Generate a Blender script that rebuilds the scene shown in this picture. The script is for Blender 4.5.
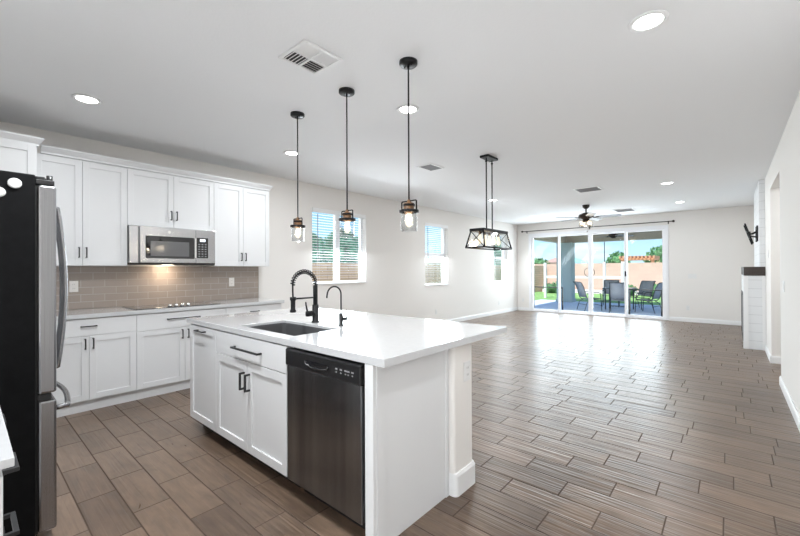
import bpy, bmesh, math, random
from mathutils import Vector, Matrix
random.seed(7)
S = bpy.context.scene
for o in list(bpy.data.objects): bpy.data.objects.remove(o)
COL = S.collection
R = math.radians

# ------------------------------------------------------------ camera
cam_d = bpy.data.cameras.new('camera'); cam = bpy.data.objects.new('camera', cam_d); COL.objects.link(cam)
cam_d.sensor_width = 36.0; cam_d.lens = 379.88 / 800 * 36.0; cam_d.clip_start = 0.02; cam_d.clip_end = 500
def cam_matrix(yaw, pitch, roll, loc):
    yaw, pitch, roll = R(yaw), R(pitch), R(roll)
    F = Vector((-math.sin(yaw)*math.cos(pitch), math.cos(yaw)*math.cos(pitch), math.sin(pitch)))
    Rt = Vector((math.cos(yaw), math.sin(yaw), 0)); U = Rt.cross(F)
    R2 = Rt*math.cos(roll) + U*math.sin(roll); U2 = -Rt*math.sin(roll) + U*math.cos(roll)
    m = Matrix(((R2.x, U2.x, -F.x, loc[0]), (R2.y, U2.y, -F.y, loc[1]), (R2.z, U2.z, -F.z, loc[2]), (0, 0, 0, 1)))
    return m
cam.matrix_world = cam_matrix(40.968, 0.216, -0.262, (5.142, 0.0, 1.316))
S.camera = cam

# ------------------------------------------------------------ exposure
S.view_settings.view_transform = 'Standard'
try: S.view_settings.look = 'None'
except Exception: pass
S.view_settings.gamma = 1.0; S.view_settings.use_curve_mapping = False
S.view_settings.exposure = 1.03

# ------------------------------------------------------------ world
SKY_STRENGTH = 0.62
W = bpy.data.worlds.new('sky_world'); S.world = W; W.use_nodes = True
nt = W.node_tree; nt.nodes.clear()
wo = nt.nodes.new('ShaderNodeOutputWorld'); bg = nt.nodes.new('ShaderNodeBackground')
tc = nt.nodes.new('ShaderNodeTexCoord'); sep = nt.nodes.new('ShaderNodeSeparateXYZ')
ramp = nt.nodes.new('ShaderNodeValToRGB')
ramp.color_ramp.elements[0].position = 0.0; ramp.color_ramp.elements[0].color = (0.62, 0.86, 1.05, 1)
ramp.color_ramp.elements[1].position = 0.55; ramp.color_ramp.elements[1].color = (0.20, 0.46, 0.95, 1)
e = ramp.color_ramp.elements.new(0.12); e.color = (0.42, 0.74, 1.05, 1)
nz = nt.nodes.new('ShaderNodeTexNoise'); nz.inputs['Scale'].default_value = 3.2; nz.inputs['Detail'].default_value = 7
mp = nt.nodes.new('ShaderNodeMapping'); mp.inputs['Scale'].default_value = (1, 1, 3.5)
cr = nt.nodes.new('ShaderNodeValToRGB'); cr.color_ramp.elements[0].position = 0.56; cr.color_ramp.elements[1].position = 0.76
mix = nt.nodes.new('ShaderNodeMixRGB'); mix.inputs[2].default_value = (1.25, 1.3, 1.35, 1)
L = nt.links
L.new(tc.outputs['Generated'], sep.inputs[0]); L.new(sep.outputs['Z'], ramp.inputs[0])
L.new(tc.outputs['Generated'], mp.inputs[0]); L.new(mp.outputs[0], nz.inputs['Vector']); L.new(nz.outputs['Fac'], cr.inputs[0])
L.new(cr.outputs[0], mix.inputs[0]); L.new(ramp.outputs[0], mix.inputs[1]); L.new(mix.outputs[0], bg.inputs[0])
bg.inputs['Strength'].default_value = SKY_STRENGTH
L.new(bg.outputs[0], wo.inputs[0])

def light(name, kind, loc, direction, power, color=(1, 1, 1), size=1.0, size_y=None, parent=None, spread=None):
    d = bpy.data.lights.new(name, kind); d.energy = power; d.color = color
    if kind == 'AREA':
        if size_y: d.shape = 'RECTANGLE'; d.size = size; d.size_y = size_y
        else: d.shape = 'DISK'; d.size = size
        if spread: d.spread = spread
    if kind == 'POINT': d.shadow_soft_size = size
    o = bpy.data.objects.new(name, d); COL.objects.link(o)
    o.rotation_euler = Vector(direction).to_track_quat('-Z', 'Y').to_euler()
    if parent is not None:
        o.parent = parent; o.location = Vector(loc) - wloc(parent)
    else: o.location = loc
    return o
def wloc(o):
    v = Vector((0, 0, 0))
    while o is not None: v += o.location; o = o.parent
    return v

sun = light('sun', 'SUN', (0, 0, 20), (0.02, 0.45, -0.87), 3.4, (1.0, 0.95, 0.88)); sun.data.angle = R(0.6)
# daylight coming through the patio door and the side windows, plus added fills in the entry and hall
DAY = 1.0; C0 = 2.72
light('door_daylight', 'AREA', (2.18, 12.0, 1.25), (0, -1, -0.02), 72*DAY, (0.86, 0.94, 1.0), 3.4, 2.2)
light('window_daylight', 'AREA', (0.03, 4.345, 1.70), (1, 0, -0.8), 34*DAY, (0.86, 0.94, 1.0), 1.15, 1.2)
light('window_daylight', 'AREA', (0.03, 7.235, 1.65), (1, 0, -0.8), 26*DAY, (0.86, 0.94, 1.0), 0.85, 1.35)
light('window_daylight', 'AREA', (0.03, 10.505, 1.65), (1, 0, -0.8), 17*DAY, (0.86, 0.94, 1.0), 0.85, 1.35)
light('sash_daylight', 'AREA', (-0.38, 4.345, 1.70), (1, 0, 0.0), 6*DAY, (0.9, 0.96, 1.0), 1.1, 1.2)
light('sash_daylight', 'AREA', (-0.38, 7.235, 1.65), (1, 0, 0.0), 4*DAY, (0.9, 0.96, 1.0), 0.8, 1.35)
light('sash_daylight', 'AREA', (-0.38, 10.505, 1.65), (1, 0, 0.0), 4*DAY, (0.9, 0.96, 1.0), 0.8, 1.35)
light('entry_fill', 'AREA', (4.85, -3.2, 1.4), (0, 1, 0.1), 45*DAY, (0.88, 0.95, 1.0), 1.3, 2.2)  # added fill lamp behind the camera; the passage has no window
light('hall_fill', 'AREA', (6.6, 6.7, C0 - 0.02), (0, 0, -1), 12, (0.92, 0.97, 1.0), 0.3)  # unseen lamp added to light the side hallway

# ------------------------------------------------------------ materials
MATS = {}
def mat(name, col, rough=0.5, metal=0.0, spec=0.5, coat=0.0, bump=None, vary=None, emit=None, estr=0.0):
    """col linear rgb; bump=(scale,strength,distance[,stretch]); vary=(scale,amount,stretch)"""
    if name in MATS: return MATS[name]
    m = bpy.data.materials.new(name); m.use_nodes = True; n = m.node_tree.nodes; l = m.node_tree.links
    b = n['Principled BSDF']
    b.inputs['Base Color'].default_value = (*col, 1); b.inputs['Roughness'].default_value = rough
    b.inputs['Metallic'].default_value = metal; b.inputs['Specular IOR Level'].default_value = spec
    b.inputs['Coat Weight'].default_value = coat; b.inputs['Coat Roughness'].default_value = 0.05
    if emit: b.inputs['Emission Color'].default_value = (*emit, 1); b.inputs['Emission Strength'].default_value = estr
    geo = n.new('ShaderNodeNewGeometry')
    if vary:
        t = n.new('ShaderNodeTexNoise'); t.inputs['Scale'].default_value = vary[0]; t.inputs['Detail'].default_value = 5
        mpn = n.new('ShaderNodeMapping'); mpn.inputs['Scale'].default_value = vary[2] if len(vary) > 2 else (1, 1, 1)
        l.new(geo.outputs['Position'], mpn.inputs[0]); l.new(mpn.outputs[0], t.inputs['Vector'])
        r = n.new('ShaderNodeValToRGB'); a = vary[1]
        r.color_ramp.elements[0].position = 0.3; r.color_ramp.elements[1].position = 0.7
        r.color_ramp.elements[0].color = (*[c*(1-a) for c in col], 1); r.color_ramp.elements[1].color = (*[min(1, c*(1+a)) for c in col], 1)
        l.new(t.outputs['Fac'], r.inputs[0]); l.new(r.outputs[0], b.inputs['Base Color'])
    if bump:
        t = n.new('ShaderNodeTexNoise'); t.inputs['Scale'].default_value = bump[0]; t.inputs['Detail'].default_value = 4
        mpn = n.new('ShaderNodeMapping'); mpn.inputs['Scale'].default_value = bump[3] if len(bump) > 3 else (1, 1, 1)
        l.new(geo.outputs['Position'], mpn.inputs[0]); l.new(mpn.outputs[0], t.inputs['Vector'])
        bn = n.new('ShaderNodeBump'); bn.inputs['Strength'].default_value = bump[1]; bn.inputs['Distance'].default_value = bump[2]
        l.new(t.outputs['Fac'], bn.inputs['Height']); l.new(bn.outputs[0], b.inputs['Normal'])
    MATS[name] = m; return m

def glass(name, tint=(1, 1, 1), refl=1.0, rough=0.0, ior=1.45):
    m = bpy.data.materials.new(name); m.use_nodes = True; n = m.node_tree.nodes; l = m.node_tree.links
    n.clear(); out = n.new('ShaderNodeOutputMaterial'); t = n.new('ShaderNodeBsdfTransparent'); g = n.new('ShaderNodeBsdfGlossy')
    f = n.new('ShaderNodeLayerWeight'); f.inputs['Blend'].default_value = 0.5; mx = n.new('ShaderNodeMixShader')
    pw = n.new('ShaderNodeMath'); pw.operation = 'POWER'; pw.inputs[1].default_value = 4.0
    mm = n.new('ShaderNodeMath'); mm.operation = 'MULTIPLY_ADD'; mm.inputs[1].default_value = 0.9*refl; mm.inputs[2].default_value = 0.035*refl; mm.use_clamp = True
    t.inputs[0].default_value = (*tint, 1); g.inputs['Roughness'].default_value = rough
    l.new(f.outputs['Facing'], pw.inputs[0]); l.new(pw.outputs[0], mm.inputs[0]); l.new(mm.outputs[0], mx.inputs[0]); l.new(t.outputs[0], mx.inputs[1]); l.new(g.outputs[0], mx.inputs[2]); l.new(mx.outputs[0], out.inputs[0])
    MATS[name] = m; return m

M_WALL = mat('wall_paint', (0.80, 0.772, 0.742), 0.85, bump=(160, 0.12, 0.002))
M_CEIL = mat('ceiling_paint', (0.86, 0.865, 0.875), 0.9, bump=(60, 0.18, 0.004))
M_TRIM = mat('white_trim', (0.84, 0.84, 0.84), 0.4)
M_CAB = mat('white_cabinet_paint', (0.74, 0.745, 0.755), 0.38, bump=(30, 0.02, 0.001))
M_QUARTZ = mat('white_quartz', (0.575, 0.58, 0.59), 0.10, coat=0.4, vary=(40, 0.02))
M_STEEL = mat('brushed_steel', (0.48, 0.48, 0.49), 0.26, 1.0, vary=(5, 0.07, (1, 1, 90)), bump=(6, 0.012, 0.001, (3, 3, 220)))
M_STEELV = mat('brushed_steel_vertical', (0.31, 0.31, 0.32), 0.27, 1.0, vary=(5, 0.10, (60, 60, 0.5)), bump=(6, 0.03, 0.001, (160, 160, 2)))
M_DWSTEEL = mat('dark_brushed_steel', (0.255, 0.265, 0.28), 0.27, 1.0, vary=(2.2, 0.30, (4, 4, 0.12)))
M_CHROME = mat('satin_chrome', (0.7, 0.7, 0.7), 0.15, 1.0)
M_BLACK = mat('matte_black_metal', (0.007, 0.007, 0.008), 0.4, spec=0.28)
M_HANDLE = mat('graphite_pull', (0.035, 0.035, 0.037), 0.4, 0.3)
M_BPLAST = mat('black_plastic', (0.012, 0.012, 0.013), 0.30)
M_FSIDE = mat('black_textured_steel', (0.005, 0.005, 0.0055), 0.6, spec=0.08, bump=(400, 0.25, 0.001), vary=(30, 0.2))
M_SEAL = mat('dark_rubber', (0.006, 0.006, 0.006), 0.6)
M_DGLASS = mat('black_glass', (0.012, 0.012, 0.014), 0.04, coat=0.5)
M_COOK = mat('ceramic_cooktop_glass', (0.05, 0.05, 0.052), 0.10, coat=0.6)
M_MWIN = mat('microwave_window_mesh', (0.12, 0.12, 0.125), 0.12, coat=0.4)
M_SINK = mat('dark_composite_sink', (0.075, 0.075, 0.078), 0.5, bump=(300, 0.1, 0.001))
M_PLASTIC = mat('white_plastic', (0.76, 0.755, 0.745), 0.35)
M_IVORY = mat('ivory_switch_plate', (0.80, 0.77, 0.74), 0.35)
M_SLOT = mat('dark_slot', (0.03, 0.03, 0.03), 0.6)
M_VENTDK = mat('vent_shadow_grey', (0.05, 0.05, 0.05), 0.8)
M_VINYL = mat('white_vinyl', (0.83, 0.83, 0.85), 0.35)
M_SLAT = mat('blind_slat', (0.85, 0.85, 0.85), 0.5)
M_BRONZE = mat('oil_rubbed_bronze', (0.035, 0.026, 0.02), 0.4, 0.6)
M_WOOD = mat('amber_wood_cap', (0.17, 0.085, 0.035), 0.5, vary=(30, 0.3, (1, 1, 6)))
M_MANTEL = mat('dark_stained_timber', (0.045, 0.032, 0.026), 0.55, vary=(8, 0.5, (12, 0.6, 12)), bump=(10, 0.3, 0.004, (10, 0.6, 10)))
M_BLADE = mat('grey_washed_blade', (0.20, 0.21, 0.235), 0.45, vary=(10, 0.15))
M_BULB = mat('warm_bulb', (0.4, 0.36, 0.3), 0.4, emit=(1.0, 0.80, 0.52), estr=0.75)
M_BULBD = mat('warm_fan_bulb', (1, 0.9, 0.75), 0.4, emit=(1.0, 0.83, 0.62), estr=1.6)
M_LENS = mat('lit_led_lens', (1, 1, 1), 0.5, emit=(1.0, 0.985, 0.96), estr=6.0)
M_HOODL = mat('warm_lamp_lens', (1, 1, 1), 0.5, emit=(1.0, 0.86, 0.68), estr=5.0)
M_GLASS = glass('clear_window_glass', (0.97, 0.99, 0.985), 0.35)
M_JAR = glass('clear_jar_glass', (0.965, 0.975, 0.98), 0.9, 0.02)
M_FROST = glass('seeded_shade_glass', (0.95, 0.945, 0.93), 0.8, 0.08)
M_TABLEG = mat('sky_tinted_table_glass', (0.36, 0.46, 0.55), 0.12)  # pale blue of the reflected sky is put into the base colour
M_DISPLAY = mat('lit_display', (0.02, 0.02, 0.02), 0.3, emit=(0.8, 0.9, 1.0), estr=1.2)
M_KEYS = mat('grey_print', (0.35, 0.35, 0.36), 0.5)
# outdoors
M_SLAB = mat('patio_concrete', (0.58, 0.64, 0.78), 0.8, vary=(2.5, 0.12), bump=(40, 0.1, 0.003))
M_GRASS = mat('lawn_grass', (0.24, 0.42, 0.13), 0.9, vary=(6, 0.35), bump=(150, 0.8, 0.03))
M_GRAVEL = mat('tan_gravel', (0.55, 0.44, 0.34), 0.95, vary=(40, 0.3), bump=(60, 0.6, 0.03))
M_STUCCO = mat('grey_green_stucco', (0.42, 0.50, 0.50), 0.9, bump=(60, 0.4, 0.006))
M_STUCCOB = mat('beige_stucco', (0.52, 0.45, 0.36), 0.9, bump=(60, 0.4, 0.006))
M_WHITEP = mat('white_post_paint', (0.85, 0.85, 0.84), 0.5)
M_CHAIRF = mat('dark_chair_frame', (0.035, 0.045, 0.055), 0.45)
M_SLING = mat('grey_sling_mesh', (0.34, 0.35, 0.385), 0.8, vary=(200, 0.2))
M_LEAF = mat('green_leaves', (0.10, 0.24, 0.09), 0.7, vary=(3, 0.55))
M_LEAFT = mat('blue_green_leaves', (0.09, 0.27, 0.17), 0.7, vary=(3, 0.55))
M_BARK = mat('brown_bark', (0.16, 0.10, 0.06), 0.9)
M_TERRA = mat('terracotta_timber', (0.62, 0.34, 0.19), 0.7)
M_HOUSE = mat('pale_house_stucco', (0.62, 0.56, 0.50), 0.9)
M_ROOF = mat('clay_roof_tile', (0.42, 0.27, 0.22), 0.8, vary=(10, 0.2))
M_ROOFG = mat('grey_roof', (0.30, 0.31, 0.36), 0.8)
M_ROOFT = mat('teal_canopy', (0.25, 0.52, 0.48), 0.7)
M_HGLASS = mat('house_window_glass', (0.10, 0.13, 0.17), 0.1)

def brickmat(name, col, mortar, bw, bh, mw, axis, vary=0.08, rough=0.6, offs=0.5, spec=0.5):
    m = bpy.data.materials.new(name); m.use_nodes = True; n = m.node_tree.nodes; l = m.node_tree.links
    b = n['Principled BSDF']; b.inputs['Roughness'].default_value = rough; b.inputs['Specular IOR Level'].default_value = spec
    g = n.new('ShaderNodeNewGeometry'); s = n.new('ShaderNodeSeparateXYZ'); c = n.new('ShaderNodeCombineXYZ')
    l.new(g.outputs['Position'], s.inputs[0]); l.new(s.outputs[axis], c.inputs[0]); l.new(s.outputs['Z'], c.inputs[1])
    t = n.new('ShaderNodeTexBrick'); t.offset = offs; t.inputs['Scale'].default_value = 1
    t.inputs['Brick Width'].default_value = bw; t.inputs['Row Height'].default_value = bh; t.inputs['Mortar Size'].default_value = mw
    t.inputs['Mortar Smooth'].default_value = 0.1
    t.inputs['Color1'].default_value = (*[x*(1-vary) for x in col], 1); t.inputs['Color2'].default_value = (*[x*(1+vary) for x in col], 1)
    t.inputs['Mortar'].default_value = (*mortar, 1)
    l.new(c.outputs[0], t.inputs['Vector']); l.new(t.outputs['Color'], b.inputs['Base Color'])
    bn = n.new('ShaderNodeBump'); bn.inputs['Strength'].default_value = 0.4; bn.inputs['Distance'].default_value = 0.003; bn.invert = True
    l.new(t.outputs['Fac'], bn.inputs['Height']); l.new(bn.outputs[0], b.inputs['Normal'])
    MATS[name] = m; return m
M_SPLASH = brickmat('taupe_subway_tile', (0.35, 0.295, 0.26), (0.52, 0.48, 0.44), 0.203, 0.0762, 0.0022, 'Y', 0.05, 0.25)
M_BLOCKW = brickmat('tan_block', (0.66, 0.46, 0.37), (0.58, 0.41, 0.33), 0.4, 0.2, 0.006, 'X', 0.05, 0.9)
M_BLOCKS = brickmat('tan_block_side', (0.62, 0.44, 0.28), (0.36, 0.25, 0.17), 0.8, 0.13, 0.008, 'Y', 0.06, 0.9)
M_SHIPF = brickmat('white_shiplap_front', (0.78, 0.79, 0.80), (0.58, 0.59, 0.60), 30, 0.14, 0.003, 'Y', 0.0, 0.4)
M_SHIPS = brickmat('white_shiplap_side', (0.78, 0.79, 0.80), (0.58, 0.59, 0.60), 30, 0.14, 0.003, 'X', 0.0, 0.4)

def floor_material():
    m = bpy.data.materials.new('wood_look_tile'); m.use_nodes = True; n = m.node_tree.nodes; l = m.node_tree.links
    b = n['Principled BSDF']
    def math_(op, a, c=None, d=None):
        k = n.new('ShaderNodeMath'); k.operation = op
        for i, v in enumerate((a, c, d)):
            if v is None: continue
            if isinstance(v, (int, float)): k.inputs[i].default_value = v
            else: l.new(v, k.inputs[i])
        return k.outputs[0]
    g = n.new('ShaderNodeNewGeometry'); s = n.new('ShaderNodeSeparateXYZ'); l.new(g.outputs['Position'], s.inputs[0])
    X, Y = s.outputs['X'], s.outputs['Y']
    PW, PL = 0.1841, 0.5
    ry = math_('DIVIDE', math_('SUBTRACT', Y, 0.606 - 10*PW), PW)
    row = math_('FLOOR', ry); fy = math_('FRACT', ry)
    wn = n.new('ShaderNodeTexWhiteNoise'); wn.noise_dimensions = '1D'; l.new(row, wn.inputs['W'])
    OFF = {9: .35, 10: .19, 11: .48, 12: .305, 13: .455, 14: .13, 15: .28, 16: .02, 17: .395, 18: .107, 19: .38, 20: .11, 21: .31, 22: .495, 23: .152, 24: .325, 25: .108}
    tab = n.new('ShaderNodeValToRGB'); tab.color_ramp.interpolation = 'CONSTANT'; te = tab.color_ramp.elements
    te[0].position = 0.0; te[1].position = 26/32
    for k, v in OFF.items():
        q = te.new(k/32); v = 1 - v/0.5; q.color = (v, v, v, 1)
    l.new(math_('DIVIDE', math_('ADD', row, 0.5), 32.0), tab.inputs[0])
    inside = math_('MULTIPLY', math_('GREATER_THAN', row, 8.5), math_('LESS_THAN', row, 25.5))
    offv = math_('ADD', math_('MULTIPLY', inside, tab.outputs[0]), math_('MULTIPLY', math_('SUBTRACT', 1.0, inside), wn.outputs['Value']))
    rx = math_('ADD', math_('DIVIDE', math_('ADD', X, 20.0), PL), offv)
    colm = math_('FLOOR', rx); fx = math_('FRACT', rx)
    cb = n.new('ShaderNodeCombineXYZ'); l.new(row, cb.inputs[0]); l.new(colm, cb.inputs[1])
    wn2 = n.new('ShaderNodeTexWhiteNoise'); wn2.noise_dimensions = '2D'; l.new(cb.outputs[0], wn2.inputs['Vector'])
    # grout mask
    ey = math_('MULTIPLY', math_('MINIMUM', fy, math_('SUBTRACT', 1.0, fy)), PW)
    ex = math_('MULTIPLY', math_('MINIMUM', fx, math_('SUBTRACT', 1.0, fx)), PL)
    ed = math_('MINIMUM', ex, ey)
    gr = n.new('ShaderNodeMapRange'); l.new(ed, gr.inputs[0]); gr.inputs[1].default_value = 0.0018; gr.inputs[2].default_value = 0.0046
    gr.inputs[3].default_value = 1; gr.inputs[4].default_value = 0
    # grain shifted per plank
    vm = n.new('ShaderNodeVectorMath'); vm.operation = 'MULTIPLY_ADD'
    l.new(wn2.outputs['Color'], vm.inputs[0]); vm.inputs[1].default_value = (37, 23, 11); l.new(g.outputs['Position'], vm.inputs[2])
    def noise(scale, stretch, detail, dist=0.0):
        mpn = n.new('ShaderNodeMapping'); mpn.inputs['Scale'].default_value = stretch; l.new(vm.outputs[0], mpn.inputs[0])
        t = n.new('ShaderNodeTexNoise'); t.inputs['Scale'].default_value = scale; t.inputs['Detail'].default_value = detail
        t.inputs['Distortion'].default_value = dist
        l.new(mpn.outputs[0], t.inputs['Vector']); return t.outputs['Fac']
    g1 = noise(3.2, (1.0, 4.5, 1), 6, 1.2); g2 = noise(5, (1, 2.2, 1), 4, 1.2)
    tone = n.new('ShaderNodeValToRGB'); cre = tone.color_ramp.elements
    cre[0].position = 0.0; cre[0].color = (0.114, 0.076, 0.053, 1); cre[1].position = 1.0; cre[1].color = (0.187, 0.128, 0.090, 1)
    l.new(wn2.outputs['Value'], tone.inputs[0])
    gm = n.new('ShaderNodeMapRange'); l.new(math_('ADD', math_('MULTIPLY', g1, 0.6), math_('MULTIPLY', g2, 0.4)), gm.inputs[0])
    gm.inputs[1].default_value = 0.32; gm.inputs[2].default_value = 0.68; gm.inputs[3].default_value = 0.68; gm.inputs[4].default_value = 1.26
    mul = n.new('ShaderNodeVectorMath'); mul.operation = 'SCALE'; l.new(tone.outputs[0], mul.inputs[0]); l.new(gm.outputs[0], mul.inputs['Scale'])
    mx = n.new('ShaderNodeMixRGB'); l.new(gr.outputs[0], mx.inputs[0]); l.new(mul.outputs[0], mx.inputs[1]); mx.inputs[2].default_value = (0.10, 0.076, 0.061, 1)
    l.new(mx.outputs[0], b.inputs['Base Color'])
    rr = n.new('ShaderNodeMapRange'); l.new(g1, rr.inputs[0]); rr.inputs[3].default_value = 0.24; rr.inputs[4].default_value = 0.36
    l.new(math_('ADD', rr.outputs[0], math_('MULTIPLY', gr.outputs[0], 0.6)), b.inputs['Roughness'])
    l.new(math_('SUBTRACT', 0.5, math_('MULTIPLY', gr.outputs[0], 0.5)), b.inputs['Specular IOR Level'])
    # hand-scraped ridges running along each plank
    rd = noise(6, (0.25, 8, 1), 1, 0.5)
    h = math_('SUBTRACT', math_('MULTIPLY', rd, 0.0062), math_('MULTIPLY', gr.outputs[0], 0.003))
    bn = n.new('ShaderNodeBump'); bn.inputs['Strength'].default_value = 0.8; bn.inputs['Distance'].default_value = 1.0
    l.new(h, bn.inputs['Height']); l.new(bn.outputs[0], b.inputs['Normal'])
    return m
M_FLOOR = floor_material()

# ------------------------------------------------------------ mesh builder
def FX(x0): return lambda u, d, z: (x0 + d, u, z)          # front facing +X, u = y
def FXn(x0): return lambda u, d, z: (x0 - d, u, z)         # front facing -X, u = y
def FYn(y0): return lambda u, d, z: (u, y0 - d, z)         # front facing -Y, u = x
def FYp(y0): return lambda u, d, z: (u, y0 + d, z)         # front facing +Y, u = x
def FZn(z0): return lambda u, d, v: (u, v, z0 - d)         # underside of a ceiling

class MB:
    def __init__(s): s.bm = bmesh.new()
    def box(s, x0, x1, y0, y1, z0, z1, bev=0.0, seg=2):
        b = bmesh.new(); bmesh.ops.create_cube(b, size=1.0)
        for v in b.verts: v.co = Vector(((x0+x1)/2 + v.co.x*abs(x1-x0), (y0+y1)/2 + v.co.y*abs(y1-y0), (z0+z1)/2 + v.co.z*abs(z1-z0)))
        if bev > 0: bmesh.ops.bevel(b, geom=b.edges[:], offset=bev, segments=seg, profile=0.5, affect='EDGES')
        s._add(b); return s
    def fbox(s, f, u0, u1, d0, d1, z0, z1, bev=0.0):
        a = f(u0, d0, z0); c = f(u1, d1, z1)
        return s.box(min(a[0], c[0]), max(a[0], c[0]), min(a[1], c[1]), max(a[1], c[1]), min(a[2], c[2]), max(a[2], c[2]), bev)
    def _add(s, b, smooth=False):
        me = bpy.data.meshes.new('t'); 
        if smooth:
            for f in b.faces: f.smooth = True
        b.to_mesh(me); b.free(); s.bm.from_mesh(me); bpy.data.meshes.remove(me)
    def tube(s, pts, r, seg=10, cap=True):
        pts = [Vector(p) for p in pts]; b = bmesh.new(); rings = []
        rs = r if isinstance(r, (list, tuple)) else [r]*len(pts)
        up = None
        for i, p in enumerate(pts):
            if i == 0: t = pts[1]-pts[0]
            elif i == len(pts)-1: t = pts[-1]-pts[-2]
            else: t = (pts[i+1]-pts[i]).normalized() + (pts[i]-pts[i-1]).normalized()
            t.normalize()
            if up is None: up = Vector((0, 0, 1)) if abs(t.z) < 0.9 else Vector((1, 0, 0))
            a = t.cross(up); 
            if a.length < 1e-5: a = t.cross(Vector((0, 1, 0)))
            a.normalize(); up = a.cross(t)
            rings.append([b.verts.new(p + (a*math.cos(2*math.pi*k/seg) + up*math.sin(2*math.pi*k/seg))*rs[i]) for k in range(seg)])
        for i in range(len(rings)-1):
            for k in range(seg):
                f = b.faces.new((rings[i][k], rings[i][(k+1) % seg], rings[i+1][(k+1) % seg], rings[i+1][k])); f.smooth = True
        if cap:
            b.faces.new(rings[0][::-1]); b.faces.new(rings[-1])
        bmesh.ops.recalc_face_normals(b, faces=b.faces[:]); s._add(b); return s
    def cyl(s, p0, p1, r0, r1=None, seg=20): return s.tube([p0, p1], [r0, r0 if r1 is None else r1], seg)
    def lathe(s, cx, cy, prof, seg=28):
        """prof list of (radius, z)"""
        b = bmesh.new(); rings = []
        for r, z in prof:
            if r < 1e-6: rings.append([b.verts.new((cx, cy, z))])
            else: rings.append([b.verts.new((cx + r*math.cos(2*math.pi*k/seg), cy + r*math.sin(2*math.pi*k/seg), z)) for k in range(seg)])
        for i in range(len(rings)-1):
            A, B = rings[i], rings[i+1]
            for k in range(seg):
                if len(A) == 1 and len(B) == 1: continue
                if len(A) == 1: f = b.faces.new((A[0], B[(k+1) % seg], B[k]))
                elif len(B) == 1: f = b.faces.new((A[k], A[(k+1) % seg], B[0]))
                else: f = b.faces.new((A[k], A[(k+1) % seg], B[(k+1) % seg], B[k]))
                f.smooth = True
        bmesh.ops.recalc_face_normals(b, faces=b.faces[:]); s._add(b); return s
    def prism(s, prof, p0, p1, side, up=(0, 0, 1)):
        """extrude a 2-D profile (a along side, b along up) from p0 to p1"""
        p0, p1, side, up = Vector(p0), Vector(p1), Vector(side), Vector(up); b = bmesh.new()
        A = [b.verts.new(p0 + side*a + up*c) for a, c in prof]; B = [b.verts.new(p1 + side*a + up*c) for a, c in prof]
        nn = len(prof)
        for k in range(nn): b.faces.new((A[k], A[(k+1) % nn], B[(k+1) % nn], B[k]))
        b.faces.new(A[::-1]); b.faces.new(B); bmesh.ops.recalc_face_normals(b, faces=b.faces[:]); s._add(b); return s
    def quad(s, a, b_, c, d):
        vs = [s.bm.verts.new(p) for p in (a, b_, c, d)]; s.bm.faces.new(vs); return s
    def blob(s, c, r, sub=2, amp=0.25, seed=0):
        from mathutils import noise
        b = bmesh.new(); bmesh.ops.create_icosphere(b, subdivisions=sub, radius=1.0)
        for v in b.verts:
            k = 1 + amp*noise.noise(v.co*2.3 + Vector((seed*3.1, seed*1.7, seed)))
            v.co = Vector((c[0] + v.co.x*r[0]*k, c[1] + v.co.y*r[1]*k, c[2] + v.co.z*r[2]*k))
        s._add(b, True); return s
    def build(s, name, m, parent=None, kind=None):
        me = bpy.data.meshes.new(name); off = Vector((0, 0, 0))
        if parent is not None: off = wloc(parent)
        elif len(s.bm.verts):
            xs = [v.co.x for v in s.bm.verts]; ys = [v.co.y for v in s.bm.verts]; zs = [v.co.z for v in s.bm.verts]
            off = Vector(((min(xs)+max(xs))/2, (min(ys)+max(ys))/2, min(zs)))
        for v in s.bm.verts: v.co -= off
        s.bm.to_mesh(me); s.bm.free(); me.materials.append(m)
        o = bpy.data.objects.new(name, me); COL.objects.link(o)
        if parent is not None: o.parent = parent
        else: o.location = off
        if kind: o['kind'] = kind
        return o

def thing(name, label, cat, loc, group=None):
    o = bpy.data.objects.new(name, None); o.empty_display_size = 0.1; COL.objects.link(o); o.location = loc
    o['label'] = label; o['category'] = cat
    if group: o['group'] = group
    return o
def tag(o, label, cat, group=None):
    o['label'] = label; o['category'] = cat
    if group: o['group'] = group
    return o
def copy_tree(o, loc=None, rotz=None, label=None, parent=None):
    c = o.copy(); COL.objects.link(c)
    if parent is not None: c.parent = parent
    if loc is not None: c.location = loc
    if rotz is not None: c.rotation_euler = (0, 0, rotz)
    if label: c['label'] = label
    for ch in list(o.children): copy_tree(ch, parent=c)
    return c
def struct(o): o['kind'] = 'structure'; return o

# ------------------------------------------------------------ room shell
C = 2.72; YB = 11.65; XR = 5.57; YF = -0.6
W1 = (3.74, 4.95, 1.07, 2.34); W2 = (6.78, 7.69, 0.94, 2.37); W3 = (10.06, 10.95, 0.92, 2.37)
struct(MB().box(-0.2, 7.8, -3.6, YB + 0.2, -0.12, 0).build('floor', M_FLOOR))
struct(MB().box(-0.75, 7.9, -3.7, YB + 0.2, C, C + 0.14).build('ceiling', M_CEIL))
m = MB(); prev = YF - 0.2
for (a, b, z0, z1) in (W1, W2, W3):
    m.box(-0.2, 0, prev, a, 0, C); m.box(-0.2, 0, a, b, 0, z0); m.box(-0.2, 0, a, b, z1, C); prev = b
m.box(-0.2, 0, prev, YB + 0.2, 0, C)
struct(m.build('wall_left', M_WALL))
DX0, DX1, DZ = 0.38, 3.98, 2.41
m = MB(); m.box(0, DX0, YB, YB + 0.2, 0, C); m.box(DX1, XR, YB, YB + 0.2, 0, C); m.box(DX0, DX1, YB, YB + 0.2, DZ, C)
struct(m.build('wall_back', M_WALL))
OY0, OY1, OZ = 6.03, 7.33, 2.41
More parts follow.
